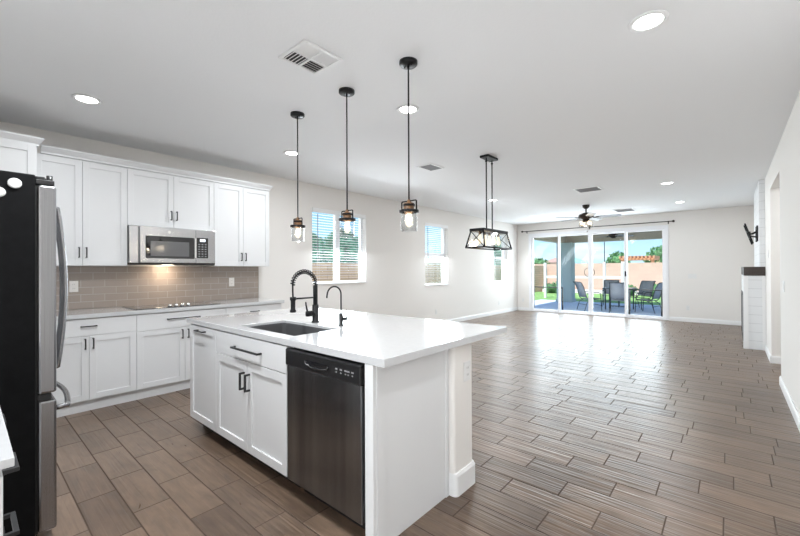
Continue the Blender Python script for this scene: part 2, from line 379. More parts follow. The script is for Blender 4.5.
m = MB(); m.box(XR, XR + 0.14, -3.4, OY0, 0, C); m.box(XR, XR + 0.14, OY0, OY1, OZ, C); m.box(XR, XR + 0.14, OY1, YB + 0.2, 0, C)
struct(m.build('wall_right', M_WALL))
struct(MB().box(XR + 0.14, 7.6, OY1, OY1 + 0.12, 0, C).box(XR + 0.14, 7.6, OY0 - 0.12, OY0, 0, C).box(7.6, 7.72, OY0 - 0.12, OY1 + 0.12, 0, C).build('wall_hall', M_WALL))
struct(MB().box(0, 4.1, YF - 0.2, YF, 0, C).build('wall_front', M_WALL))
struct(MB().box(3.98, 4.1, -3.4, YF - 0.2, 0, C).box(3.98, XR + 0.14, -3.6, -3.4, 0, C).build('wall_entry', M_WALL))

BBH = 0.10
def baseboard(name, segs):
    m = MB()
    prof = [(0, 0), (0.014, 0), (0.014, BBH - 0.02), (0.007, BBH), (0, BBH)]
    for p0, p1, side in segs: m.prism(prof, p0, p1, side)
    return struct(m.build(name, M_TRIM))
baseboard('baseboard_left', [((0.001, 2.86, 0.0), (0.001, YB - 0.016, 0.0), (1, 0, 0))])
baseboard('baseboard_back', [((0.001, YB - 0.001, 0), (DX0 - 0.005, YB - 0.001, 0), (0, -1, 0)), ((DX1 + 0.005, YB - 0.001, 0), (XR - 0.016, YB - 0.001, 0), (0, -1, 0))])
baseboard('baseboard_right', [((XR - 0.001, -3.35, 0), (XR - 0.001, OY0 + 0.012, 0), (-1, 0, 0)), ((XR - 0.001, OY1 - 0.012, 0), (XR - 0.001, 8.34, 0), (-1, 0, 0)),
    ((XR - 0.001, 10.06, 0), (XR - 0.001, YB - 0.016, 0), (-1, 0, 0))])
baseboard('baseboard_hall', [((XR + 0.0, OY1 - 0.001, 0), (7.58, OY1 - 0.001, 0), (0, -1, 0)), ((XR + 0.0, OY0 + 0.001, 0), (7.58, OY0 + 0.001, 0), (0, 1, 0))])

# ------------------------------------------------------------ windows with blinds
def window(num, w, double):
    y0, y1, z0, z1 = w
    fr = MB(); xa, xb = -0.15, -0.09; t = 0.045
    fr.box(xa, xb, y0 + .001, y0 + t, z0 + .001, z1 - .001).box(xa, xb, y1 - t, y1 - .001, z0 + .001, z1 - .001)
    fr.box(xa, xb, y0 + t, y1 - t, z0 + .001, z0 + t).box(xa, xb, y0 + t, y1 - t, z1 - t, z1 - .001)
    yc, zc = (y0 + y1)/2, (z0 + z1)/2
    if double: fr.box(xa, xb, yc - 0.05, yc + 0.05, z0 + t, z1 - t)
    else: fr.box(xa, xb, y0 + t, y1 - t, zc - 0.035, zc + 0.035)
    root = struct(fr.build('window_%d' % num, M_VINYL))
    if double: pan = [(y0 + t, yc - 0.05, z0 + t, z1 - t), (yc + 0.05, y1 - t, z0 + t, z1 - t)]
    else: pan = [(y0 + t, y1 - t, z0 + t, zc - 0.035), (y0 + t, y1 - t, zc + 0.035, z1 - t)]
    for a, b, c, d in pan:
        MB().box(-0.122, -0.118, a, b, c, d).build('window_pane', M_GLASS, root)
    MB().box(-0.088, 0.018, y0 + 0.002, y1 - 0.002, z0 + 0.001, z0 + 0.02, 0.003).build('window_sill', M_TRIM, root)
window(1, W1, True); window(2, W2, False); window(3, W3, False)
def blind(w, label, raise_=0.0):
    y0, y1, z0, z1 = w; y0 += 0.012; y1 -= 0.012
    root = thing('window_blind', label, 'blind', (-0.03, (y0+y1)/2, z0 + 0.02), 'horizontal blinds in the side windows')
    MB().box(-0.020, 0.012, y0 - 0.006, y1 + 0.006, z1 - 0.075, z1 - 0.004, 0.004).build('valance', M_TRIM, root)
    m = MB(); z = z1 - 0.10
    while z > z0 + 0.07:
        m.prism([(-0.022, -0.0016), (0.022, 0.0004), (0.022, 0.0026), (-0.022, 0.0006)], (-0.048, y0, z), (-0.048, y1, z), (1, 0, 0)); z -= 0.0445
    m.build('slats', M_SLAT, root)
    MB().box(-0.07, -0.026, y0, y1, z0 + 0.025, z0 + 0.045, 0.004).build('bottom_rail', M_SLAT, root)
    for f in (0.12, 0.88):
        yy = y0 + (y1-y0)*f
        for xx in (-0.0225, -0.0735): MB().cyl((xx, yy, z0 + 0.045), (xx, yy, z1 - 0.08), 0.0012, seg=5).build('ladder_cord', M_SLAT, root)
    MB().cyl((-0.012, y0 + 0.11, z1 - 0.09), (-0.012, y0 + 0.11, z1 - 0.09 - 0.58*(z1-z0-0.1)), 0.005, seg=8).build('tilt_wand', M_HANDLE, root)
    return root
blind(W1, 'white slatted blind in the wide double window behind the island')
blind(W2, 'white slatted blind in the narrow side window between the pendants and the chandelier')
blind(W3, 'white slatted blind in the narrow side window nearest the back corner')

# ------------------------------------------------------------ patio door
m = MB(); ya, yb = YB + 0.0, YB + 0.16
m.box(DX0 + .001, DX0 + 0.075, ya - .012, yb, 0.002, DZ - .001, 0.004).box(DX1 - 0.075, DX1 - .001, ya - .012, yb, 0.002, DZ - .001, 0.004)
m.box(DX0 + 0.075, DX1 - 0.075, ya - .012, yb, DZ - 0.09, DZ - .001).box(DX0 + 0.075, DX1 - 0.075, ya - .012, yb, 0.002, 0.035)
door = struct(m.build('door_1', M_VINYL))
xs = [0.456, 1.28, 2.14, 3.03, 3.904]
for i in range(4):
    a, b = xs[i], xs[i+1]; yy = YB + (0.05 if i in (0, 3) else 0.10); z0, z1 = 0.036, DZ - 0.091
    a -= (0.035 if i != 2 else -.001) if i else 0; b += (0.035 if i != 1 else -.001) if i < 3 else 0
    p = MB(); t = 0.058
    p.box(a, a + t, yy - .02, yy + .02, z0, z1, .003).box(b - t, b, yy - .02, yy + .02, z0, z1, .003).box(a + t, b - t, yy - .02, yy + .02, z1 - t*.6, z1).box(a + t, b - t, yy - .02, yy + .02, z0, z0 + t*.8)
    po = p.build('sliding_panel', M_VINYL, door)
    MB().box(a + t, b - t, yy - .004, yy + .004, z0 + t*.8, z1 - t*.6).build('pane', M_GLASS, po)
    if i == 3: MB().box(a + 0.015, a + 0.05, yy - .05, yy - .021, 1.10, 1.24, .006).build('door_latch', M_BLACK, po)
# curtain rod
rt = thing('curtain_rod', 'long thin dark curtain rod mounted above the patio sliding door', 'curtain rod', (2.15, YB, 2.44))
MB().cyl((0.24, YB - 0.09, 2.485), (4.06, YB - 0.09, 2.485), 0.011, seg=12).build('rod', M_BRONZE, rt)
for x, sgn in ((0.24, -1), (4.06, 1)):
    MB().lathe(0, 0, [(0, -0.0), (0.014, 0.0), (0.016, 0.015), (0.026, 0.03), (0.026, 0.045), (0.012, 0.06), (0, 0.062)], 14)
    b = MB(); b.tube([(x, YB-.09, 2.485), (x+sgn*.012, YB-.09, 2.485), (x+sgn*.02, YB-.09, 2.485), (x+sgn*.045, YB-.09, 2.485), (x+sgn*.058, YB-.09, 2.485)], [.016, .016, .028, .028, .012], 14); b.build('finial', M_BRONZE, rt)
for x in (0.33, 2.15, 3.98):
    MB().cyl((x, YB - 0.002, 2.455), (x, YB - 0.09, 2.470), 0.006, seg=8).box(x - .012, x + .012, YB - .006, YB - .001, 2.43, 2.49).build('bracket', M_BRONZE, rt)

# ------------------------------------------------------------ cabinets
def shaker(parent, f, u0, u1, z0, z1, m=None, st=0.055, name='door'):
    b = MB(); m = m or M_CAB
    b.fbox(f, u0, u0 + st, 0.001, 0.020, z0, z1, .0012).fbox(f, u1 - st, u1, 0.001, 0.020, z0, z1, .0012)
    b.fbox(f, u0 + st, u1 - st, 0.001, 0.020, z0, z0 + st, .0012).fbox(f, u0 + st, u1 - st, 0.001, 0.020, z1 - st, z1, .0012)
    b.fbox(f, u0 + st, u1 - st, 0.001, 0.010, z0 + st, z1 - st)
    return b.build(name, m, parent)
def slab(parent, f, u0, u1, z0, z1, name='drawer', m=None):
    return MB().fbox(f, u0, u1, 0.001, 0.020, z0, z1, .0015).build(name, m or M_CAB, parent)
def pull(parent, f, u, z, length, vertical, base=0.020, dep=0.032, th=0.010):
    b = MB(); h = length/2
    if vertical:
        b.fbox(f, u - th/2, u + th/2, base + dep - th, base + dep, z - h, z + h, .0012)
        for s_ in (-1, 1): b.fbox(f, u - th/2, u + th/2, base, base + dep - th, z + s_*h - (th if s_ > 0 else 0), z + s_*h + (0 if s_ > 0 else th))
    else:
        b.fbox(f, u - h, u + h, base + dep - th, base + dep, z - th/2, z + th/2, .0012)
        for s_ in (-1, 1): b.fbox(f, u + s_*h - (th if s_ > 0 else 0), u + s_*h + (0 if s_ > 0 else th), base, base + dep - th, z - th/2, z + th/2)
    return b.build('handle', M_HANDLE, parent)

# corner pantry
f = FX(0.60); G = 0.0015
pan = thing('pantry_cabinet', 'tall deep white corner cabinet rising behind the black fridge', 'cabinet', (0.3, -0.1, 0))
MB().box(0.002, 0.60, YF + .002, 0.424, 0.10, 2.41).box(0.002, 0.54, YF + .002, 0.424, 0.0, 0.10).build('body', M_CAB, pan)
shaker(pan, f, 0.0, 0.418, 1.80, 2.40); d = shaker(pan, f, 0.0, 0.418, 0.11, 1.795); pull(d, f, 0.38, 1.1, 0.13, True)
CROWN = [(0, 0), (0.012, 0), (0.012, 0.018), (0.044, 0.060), (0.044, 0.072), (0, 0.072)]
def crown(name, pts_side, parent=None):
    m = MB()
    for p0, p1, side in pts_side: m.prism(CROWN, p0, p1, side)
    return m.build(name, M_CAB, parent)
m = MB(); m.prism(CROWN, (0.60, YF + .002, 2.40), (0.60, 0.424 + 0.0, 2.40), (1, 0, 0)); m.prism(CROWN, (0.44, 0.4245, 2.411), (0.60, 0.4245, 2.411), (0, 1, 0))
# mitred corner of the crown
def crown_corner(m, x, y, z):
    n = 6; b = m.bm; base = [(a, c) for a, c in CROWN]
    A = [b.verts.new((x + a, y, z + c)) for a, c in base]; K = [b.verts.new((x + a, y + a, z + c)) for a, c in base]; B = [b.verts.new((x, y + a, z + c)) for a, c in base]
    for i in range(len(base) - 1):
        for P, Q in ((A, K), (K, B)):
            try: b.faces.new((P[i], P[i+1], Q[i+1], Q[i]))
            except ValueError: pass
    b.faces.new((A[4], K[4], B[4], B[5]))
crown_corner(m, 0.60, 0.424, 2.40)
m.build('crown', M_CAB, pan)

# wall cabinets
UPZ0, UPZ1 = 1.367, 2.41
def wall_cab(label, y0, y1, z0, ysplit, hz):
    t = thing('wall_cabinet', label, 'cabinet', (0.155, (y0+y1)/2, z0), 'white shaker wall cabinets above the counter')
    MB().box(0.002, 0.31, y0 + .0005, y1 - .0005, z0, UPZ1).build('body', M_CAB, t); f = FX(0.31)
    for a, b, s_ in ((y0 + G, ysplit - G, 1), (ysplit + G, y1 - G, -1)):
        d = shaker(t, f, a, b, z0 + .002, UPZ1 - .012); pull(d, f, b - 0.027 if s_ > 0 else a + 0.027, hz, 0.105, True)
    return t
wall_cab('white two-door wall cabinet left of the microwave, next to the fridge', 0.4265, 1.145, UPZ0, 0.775, 1.497)
wall_cab('short white two-door wall cabinet directly above the microwave', 1.145, 2.04, 1.80, 1.589, 1.94)
wall_cab('white two-door wall cabinet right of the microwave at the end of the run', 2.04, 2.785, UPZ0, 2.412, 1.488)
m = MB(); m.prism(CROWN, (0.312, 0.476, 2.412), (0.312, 2.785, 2.412), (1, 0, 0)); m.prism(CROWN, (0.002, 2.786, 2.412), (0.312, 2.786, 2.412), (0, 1, 0)); crown_corner(m, 0.312, 2.786, 2.412)
m.box(0.29, 0.312, 0.476, 2.786, 2.412, 2.45)
tag(m.build('crown_molding', M_CAB), 'white crown molding running along the top of the wall cabinets', 'molding')

# microwave
mw = thing('microwave', 'stainless over-the-range microwave under the short wall cabinet', 'microwave', (0.2, 1.59, 1.385))
Y0, Y1 = 1.15, 2.035
MB().box(0.004, 0.36, Y0, Y1, 1.40, 1.796).build('body', M_STEEL, mw)
MB().box(0.03, 0.37, Y0 + .005, Y1 - .005, 1.381, 1.3995).build('vent_base', M_BPLAST, mw)
for a, b in ((Y0, 1.235), (1.945, Y1)): MB().box(0.361, 0.372, a + .001, b - .001, 1.400, 1.796, .002).build('side_filler', M_STEEL, mw)
dr = MB().box(0.361, 0.402, 1.237, 1.80, 1.400, 1.796, .005).build('door', M_STEEL, mw)
MB().box(0.4025, 0.405, 1.29, 1.775, 1.450, 1.695, .001).build('window_border', M_DGLASS, dr)
MB().box(0.4055, 0.4065, 1.335, 1.725, 1.475, 1.640).build('window', M_MWIN, dr)
MB().box(0.403, 0.428, 1.776, 1.796, 1.455, 1.69, .006).build('handle', M_CHROME, dr)
MB().tube([(0.4022, 1.52, 1.745), (0.4035, 1.52, 1.745)], 0.016, 20).build('round_badge', M_CHROME, dr)
cp = MB().box(0.361, 0.402, 1.802, 1.943, 1.400, 1.796, .003).build('control_panel', M_STEEL, mw)
MB().box(0.4025, 0.4045, 1.810, 1.938, 1.46, 1.70, .001).build('keypad', M_DGLASS, cp)
MB().box(0.4048, 0.4052, 1.845, 1.905, 1.655, 1.685).build('display', M_DISPLAY, cp)
for r_ in range(6):
    for c_ in range(3): MB().box(0.4048, 0.4053, 1.826 + c_*.036, 1.846 + c_*.036, 1.478 + r_*.028, 1.486 + r_*.028).build('key', M_KEYS, cp)
MB().box(0.14, 0.22, 1.52, 1.62, 1.3785, 1.3809).build('task_light', M_HOODL, mw)
light('task_lamp', 'AREA', (0.16, 1.57, 1.376), (-0.35, 0, -1), 1.3, (1, 0.80, 0.58), 0.09, 0.06, mw)

# backsplash
struct(tag(MB().box(0.0005, 0.010, 0.43, 2.80, 0.916, UPZ0 - .002).build('trim_1', M_SPLASH), 'taupe subway tile backsplash behind the cooktop counter', 'backsplash'))

# base cabinets on the left wall
f = FX(0.60)
def base_cab(label, y0, y1, ysplit, dz, hp, hl, doors=True):
    t = thing('base_cabinet', label, 'cabinet', (0.3, (y0+y1)/2, 0), 'white base cabinets along the cooktop wall')
    MB().box(0.002, 0.60, y0 + .0005, y1 - .0005, 0.105, 0.875).build('body', M_CAB, t)
    MB().box(0.002, 0.575, y0 + .0005, y1 - .0005, 0.0, 0.1045).build('toe_kick', M_CAB, t)
    d = slab(t, f, y0 + G, y1 - G, dz, 0.868); pull(d, f, hp, 0.80, hl, False)
    for a, b, s_ in ((y0 + G, ysplit - G, 1), (ysplit + G, y1 - G, -1)):
        d = shaker(t, f, a, b, 0.112, dz - .003); pull(d, f, b - 0.028 if s_ > 0 else a + 0.028, dz - 0.075, 0.10, True)
base_cab('white base cabinet left of the cooktop, with a drawer over two doors', 0.43, 1.152, 0.775, 0.712, 0.772, 0.12)
base_cab('white base cabinet directly under the cooktop, with one wide long-handled drawer', 1.152, 2.055, 1.602, 0.700, 1.59, 0.33)
base_cab('white base cabinet at the far end of the cooktop wall, partly hidden by the island', 2.055, 2.79, 2.42, 0.712, 2.41, 0.12)
tag(MB().box(0.002, 0.638, 0.4265, 2.825, 0.876, 0.914, .002).build('wall_countertop', M_QUARTZ), 'white quartz countertop along the tiled cooktop wall', 'countertop')
# cooktop
ck = thing('cooktop', 'dark glass electric cooktop set in the wall counter below the microwave', 'cooktop', (0.32, 1.59, 0.9145))
MB().box(0.075, 0.565, 1.155, 2.015, 0.9145, 0.921, .002).build('glass_top', M_COOK, ck)
def ring_mesh(cx, cy, z, r, w=0.002, seg=36):
    m = MB(); m.lathe(cx, cy, [(r - w, z), (r + w, z), (r + w, z + .0004), (r - w, z + .0004), (r - w, z)], seg); return m
for cx, cy, r in ((0.20, 1.33, .085), (0.43, 1.33, .11), (0.20, 1.86, .11), (0.43, 1.88, .085), (0.2, 1.6, .07)):
    ring_mesh(cx, cy, 0.9212, r).build('burner_ring', M_KEYS, ck)
for k in range(4):
    MB().lathe(0.475, 1.50 + k*0.062, [(0, .9212), (.021, .9212), (.021, .928), (.017, .936), (.016, .944), (0, .944)], 18).build('knob', M_CHROME, ck)

# outlets and switches
def outlet(label, f, u, z, gangs=1, switch=False, m=None):
    w = 0.036 + 0.023*(gangs-1)*2*0.5 + 0.0; w = 0.036 + 0.023*(gangs - 1)
    cpos = f(u, 0, z - 0.06)
    t = thing('light_switch' if switch else 'wall_outlet', label, 'switch' if switch else 'outlet', cpos)
    MB().fbox(f, u - w, u + w, 0.0008, 0.006, z - 0.058, z + 0.058, .0015).build('cover_plate', m or M_PLASTIC, t)
    for g in range(gangs):
        uu = u + (g - (gangs-1)/2)*0.046
        if switch: MB().fbox(f, uu - .016, uu + .016, 0.0062, 0.0095, z - .033, z + .033, .001).build('rocker', M_PLASTIC, t)
        else:
            for dz in (-0.021, 0.021):
                o = MB().fbox(f, uu - .0165, uu + .0165, 0.0062, 0.008, z + dz - .0165, z + dz + .0165, .002).build('socket', m or M_PLASTIC, t)
                MB().fbox(f, uu - .008, uu - .006, 0.0082, 0.0086, z + dz - .005, z + dz + .006).fbox(f, uu + .006, uu + .008, 0.0082, 0.0086, z + dz - .005, z + dz + .006).build('slots', M_SLOT, o)
    return t
outlet('white duplex outlet in the backsplash tile beside the fridge', FX(0.0102), 0.755, 1.155, m=M_IVORY)
outlet('white duplex outlet in the backsplash tile right of the cooktop', FX(0.0102), 2.405, 1.155, m=M_IVORY)
outlet('white wall outlet low on the window wall under the middle narrow window', FX(0), 7.19, 0.33)
outlet('white wall outlet low on the window wall under the farthest narrow window', FX(0), 10.36, 0.32)
outlet('white wall outlet low beside the left jamb of the patio door', FYn(YB), 0.185, 0.33)
outlet('white wall outlet low on the back wall right of the patio door', FYn(YB), 4.36, 0.34)
outlet('white three-gang switch plate at mid height right of the patio door', FYn(YB), 4.45, 1.12, 3, True)
outlet('white light switch on the near right wall beside the hallway opening', FXn(XR), 5.65, 1.12, 2, True)
outlet('small white switch high on the right wall between hallway opening and fireplace', FXn(XR), 7.73, 1.52, 1, True)

# ------------------------------------------------------------ refrigerator
fr = thing('refrigerator', 'tall stainless french door refrigerator with black sides at left edge', 'refrigerator', (2.2, -0.15, 0))
X0, X1 = 1.745, 2.65
MB().box(X0, X1, -0.56, 0.228, 0.045, 1.775, .006).box(X0 + .02, X1 - .02, -0.52, 0.205, 0.0, 0.05).build('body', M_FSIDE, fr)
MB().box(X0 + .012, X1 - .012, 0.2285, 0.236, 0.06, 1.725).build('door_gasket', M_SEAL, fr)
def fdoor(x0, x1, z0, z1, nm):
    return MB().box(x0, x1, 0.2365, 0.303, z0, z1, .010).build(nm, M_STEELV, fr)
dl = fdoor(X0, 2.195, 0.725, 1.730, 'door'); drr = fdoor(2.202, X1, 0.725, 1.730, 'door'); dz_ = fdoor(X0, X1, 0.062, 0.690, 'freezer_drawer')
MB().box(X0 + .01, X1 - .004, 0.2365, 0.285, 0.6915, 0.7235, .004).build('grip_channel', M_BPLAST, fr)
def bowed(p0, p1, outv, n=12, r=0.0125):
    p0, p1, outv = Vector(p0), Vector(p1), Vector(outv)
    pts = [p0]
    for i in range(n + 1):
        t = i/n; k = 0.62 + 0.38*math.sin(math.pi*t); pts.append(p0.lerp(p1, 0.02 + 0.96*t) + outv*k)
    pts.append(p1); return MB().tube(pts, r, 12)
bowed((2.245, 0.3035, 0.755), (2.245, 0.3035, 1.690), (0, 0.085, 0)).build('handle', M_STEELV, drr)
bowed((2.152, 0.3035, 0.755), (2.152, 0.3035, 1.690), (0, 0.085, 0)).build('handle', M_STEELV, dl)
bowed((1.83, 0.3035, 0.625), (2.565, 0.3035, 0.625), (0, 0.085, 0)).build('handle', M_STEELV, dz_)
for x in (X0 + 0.09, X1 - 0.09):
    m = MB().box(x - .07, x + .084, 0.2285, 0.296, 1.733, 1.757, .003).box(x - .03, x + .082, 0.2285, 0.262, 1.757, 1.771, .003).cyl((x + .066, .280, 1.733), (x + .066, .280, 1.781), .012).cyl((x + .02, .272, 1.733), (x + .02, .272, 1.774), .010)
    m.build('hinge_cover', M_BPLAST, fr)
def magnet(label, y, z, r):
    tag(MB().tube([(2.6503, y, z), (2.655, y, z), (2.657, y, z)], [r, r, r*.8], 28).build('magnet', mat('matte_magnet_white', (0.5, 0.5, 0.49), 0.6)), label, 'magnet', 'round white magnets on the fridge side')
magnet('round white magnet on the fridge side, the upper one nearer the door', 0.158, 1.722, 0.024)
magnet('round white magnet on the fridge side, the lower one cut by the photo edge', 0.108, 1.675, 0.022)

# foreground counter run beside the fridge
f = FYp(0.038)
bc = thing('drawer_cabinet', 'white drawer base cabinet in the near left corner beside the fridge', 'cabinet', (3.3, -0.28, 0))
MB().box(2.68, 3.945, YF + .002, 0.038, 0.105, 0.8935).box(2.68, 3.945, YF + .002, -0.05, 0, 0.105).build('body', M_CAB, bc)
for u0, u1 in ((2.68, 3.305), (3.305, 3.943)):
    for z0, z1, hz in ((0.660, 0.868, 0.735), (0.390, 0.655, 0.548), (0.115, 0.385, 0.28)):
        d = slab(bc, f, u0 + G, u1 - G, z0, z1); pull(d, f, 3.49 if u0 > 3 else 2.99, hz, 0.14, False, dep=0.052, th=0.012)
tag(MB().box(2.66, 3.972, YF + .002, 0.074, 0.894, 0.914, .002).build('side_countertop', M_QUARTZ), 'short white countertop beside the fridge in the near left corner', 'countertop')

# ------------------------------------------------------------ island
IY = 1.262; f = FYn(IY)
isl = thing('kitchen_island', 'white shaker island cabinet run with sink doors and a trash pull-out', 'island', (2.8, 1.55, 0))
MB().box(1.742, 3.185, IY, 1.855, 0.105, 0.60).box(1.742, 2.42, IY, 1.855, 0.60, 0.875).box(2.42, 3.185, IY, 1.30, 0.60, 0.875).box(2.42, 3.185, 1.72, 1.855, 0.60, 0.875).build('body', M_CAB, isl)
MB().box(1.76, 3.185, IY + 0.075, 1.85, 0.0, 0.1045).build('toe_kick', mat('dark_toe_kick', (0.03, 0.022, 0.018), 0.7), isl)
d = shaker(isl, f, 1.745, 2.233, 0.105, 0.868); pull(d, f, 1.985, 0.836, 0.15, False, dep=0.035)
d = slab(isl, f, 2.238, 3.182, 0.708, 0.868, 'false_drawer_front'); pull(d, f, 2.72, 0.785, 0.36, False, dep=0.035, th=0.012)
d = shaker(isl, f, 2.238, 2.7085, 0.105, 0.703); pull(d, f, 2.675, 0.575, 0.115, True, dep=0.038, th=0.012)
d = shaker(isl, f, 2.7115, 3.182, 0.105, 0.703); pull(d, f, 2.745, 0.575, 0.115, True, dep=0.038, th=0.012)
MB().box(3.842, 3.897, IY - 0.022, 1.855, 0.0, 0.875, .002).build('end_panel', M_CAB, isl)
for ta, tb_ in ((IY, IY + 0.055), (1.825, 1.855)): MB().box(3.8972, 3.901, ta, tb_, 0.0, 0.875).build('end_panel_trim', M_CAB, isl)
# pony wall with rounded corners
pts = []
def rrect(x0, x1, y0, y1, r, n=5):
    out = []
    for cx, cy, a0 in ((x1 - r, y0 + r, -90), (x1 - r, y1 - r, 0), (x0 + r, y1 - r, 90), (x0 + r, y0 + r, 180)):
        for i in range(n + 1):
            a = R(a0 + 90*i/n); out.append((cx + r*math.cos(a), cy + r*math.sin(a)))
    return out
def extrude_loop(loop, z0, z1, loop_top=None):
    m = MB(); b = m.bm; lt = loop_top or loop
    A = [b.verts.new((x, y, z0)) for x, y in loop]; B = [b.verts.new((x, y, z1)) for x, y in lt]; n = len(loop)
    for k in range(n):
        fc = b.faces.new((A[k], A[(k+1) % n], B[(k+1) % n], B[k])); fc.smooth = False
    b.faces.new(A[::-1]); b.faces.new(B); return m
struct(extrude_loop(rrect(1.75, 3.935, 1.858, 2.075, 0.022), 0, 0.875).build('wall_pony', M_WALL))
m = MB()
for lo, z0, z1, hi in ((rrect(1.735, 3.951, 1.8575, 2.091, 0.03), 0.0, 0.115, None), (rrect(1.735, 3.951, 1.8575, 2.091, 0.03), 0.115, 0.132, rrect(1.742, 3.943, 1.8575, 2.083, 0.027))):
    q = extrude_loop(lo, z0, z1, hi); me = bpy.data.meshes.new('t'); q.bm.to_mesh(me); q.bm.free(); m.bm.from_mesh(me); bpy.data.meshes.remove(me)
struct(m.build('baseboard_pony', M_TRIM))
outlet('white outlet plate on the end of the beige island support wall', FX(3.935), 2.0, 0.70)
# countertop with a sink cut-out
TX0, TX1, TY0, TY1 = 1.683, 3.972, 1.238, 2.475; SX0, SX1, SY0, SY1 = 2.44, 3.135, 1.325, 1.695
m = MB(); b = m.bm
def grid_top(z):
    xs = [TX0, SX0, SX1, TX1]; ys = [TY0, SY0, SY1, TY1]
    return [[b.verts.new((x, y, z)) for y in ys] for x in xs]
T = grid_top(0.914); Bt = grid_top(0.876)
for i_ in (1, 2):
    for j_ in (1, 2): Bt[i_][j_].co.z = 0.895
for i in range(3):
    for j in range(3):
        if i == 1 and j == 1: continue
        b.faces.new((T[i][j], T[i+1][j], T[i+1][j+1], T[i][j+1])); b.faces.new((Bt[i][j], Bt[i][j+1], Bt[i+1][j+1], Bt[i+1][j]))
def side(p, q, pb, qb): b.faces.new((p, q, qb, pb))
for i in range(3):
    side(T[i][0], T[i+1][0], Bt[i][0], Bt[i+1][0]); side(T[i+1][3], T[i][3], Bt[i+1][3], Bt[i][3])
    side(T[0][i+1], T[0][i], Bt[0][i+1], Bt[0][i]); side(T[3][i], T[3][i+1], Bt[3][i], Bt[3][i+1])
side(T[1][1], T[1][2], Bt[1][1], Bt[1][2]); side(T[2][2], T[2][1], Bt[2][2], Bt[2][1]); side(T[1][2], T[2][2], Bt[1][2], Bt[2][2]); side(T[2][1], T[1][1], Bt[2][1], Bt[1][1])
bmesh.ops.recalc_face_normals(b, faces=b.faces[:])
ee = [x for x in b.edges if all(abs(v.co.z - 0.914) < 1e-5 for v in x.verts) and len(x.link_faces) == 2 and abs(x.link_faces[0].normal.dot(x.link_faces[1].normal)) < 0.5]
bmesh.ops.bevel(b, geom=ee, offset=0.003, segments=2, profile=0.5, affect='EDGES')
tag(m.build('island_countertop', M_QUARTZ), 'large white quartz island countertop with overhang and sink cut-out', 'countertop')
# sink
sk = thing('sink', 'dark grey undermount single-bowl sink set into the island', 'sink', ((SX0+SX1)/2, (SY0+SY1)/2, 0.66))
m = MB(); b = m.bm
def loopz(r0, z, rad): return [b.verts.new((x, y, z)) for x, y in rrect(SX0 - r0, SX1 + r0, SY0 - r0, SY1 + r0, rad, 4)]
lv = [loopz(0.006, 0.8935, 0.03), loopz(0.002, 0.8935, 0.03), loopz(0.0, 0.880, 0.03), loopz(-0.006, 0.68, 0.035), loopz(-0.03, 0.665, 0.02)]
for A, B_ in zip(lv, lv[1:]):
    n_ = len(A)
    for k in range(n_): b.faces.new((A[k], A[(k+1) % n_], B_[(k+1) % n_], B_[k]))
b.faces.new(lv[-1]); bmesh.ops.recalc_face_normals(b, faces=b.faces[:]); 
for fc in b.faces: fc.normal_flip() if fc.normal.z < -0.5 else None
m.build('basin', M_SINK, sk)
MB().lathe(2.845, 1.52, [(0, .6675), (.03, .6675), (.043, .668), (.045, .6665)], 20).build('drain', M_CHROME, sk)

# dishwasher
dw = thing('dishwasher', 'dark stainless dishwasher with black control strip built into the island', 'dishwasher', (3.51, 1.5, 0))
DX_0, DX_1 = 3.196, 3.836
MB().box(DX_0 + .01, DX_1 - .004, 1.275, 1.85, 0.10, 0.868).build('tub', M_BPLAST, dw)
MB().box(DX_0 + .02, DX_1 - .004, 1.335, 1.80, 0.0, 0.0995).build('toe_kick', M_BPLAST, dw)
MB().box(DX_0, DX_1 - .014, 1.236, 1.274, 0.105, 0.765, .005).build('door', M_DWSTEEL, dw)
cpn = MB().box(DX_0 - .004, DX_1 - .010, 1.226, 1.274, 0.767, 0.862, .007).build('control_strip', M_BPLAST, dw)
MB().tube([(3.39, 1.2255, 0.822), (3.40, 1.2225, 0.803), (3.45, 1.219, 0.795), (3.53, 1.219, 0.795), (3.58, 1.2225, 0.803), (3.59, 1.2255, 0.822)], .005, 8).box(3.40, 3.58, 1.2245, 1.2262, 0.797, 0.825).build('pocket_handle', M_DGLASS, cpn)
for x in (3.645, 3.68, 3.715, 3.735, 3.765): MB().box(x, x + .016, 1.2245, 1.2258, 0.817, 0.824).box(x + .003, x + .012, 1.2245, 1.2258, 0.802, 0.807).build('button_legend', M_KEYS, cpn)

# faucets
fc = thing('kitchen_faucet', 'tall matte black spring pull-down faucet behind the island sink', 'faucet', (2.74, 1.775, 0.9145))
fx, fy = 2.74, 1.775
MB().lathe(fx, fy, [(0, .9145), (.030, .9145), (.030, .921), (.024, .925), (.024, 1.045), (.020, 1.05), (0, 1.05)], 20).build('base', M_BLACK, fc)
MB().lathe(fx, fy, [(0, 1.0505), (.0175, 1.0505), (.0175, 1.195), (.013, 1.20), (0, 1.20)], 18).build('riser', M_BLACK, fc)
arc = [(fx, fy, 1.20)] + [(fx, fy - 0.1 + 0.1*math.cos(a), 1.205 + 0.098*math.sin(a)) for a in [math.pi*i/18 for i in range(19)]] + [(fx, fy - 0.2, 1.17), (fx, fy - 0.198, 1.10)]
MB().tube(arc, 0.0062, 10).build('hose', M_BLACK, fc)
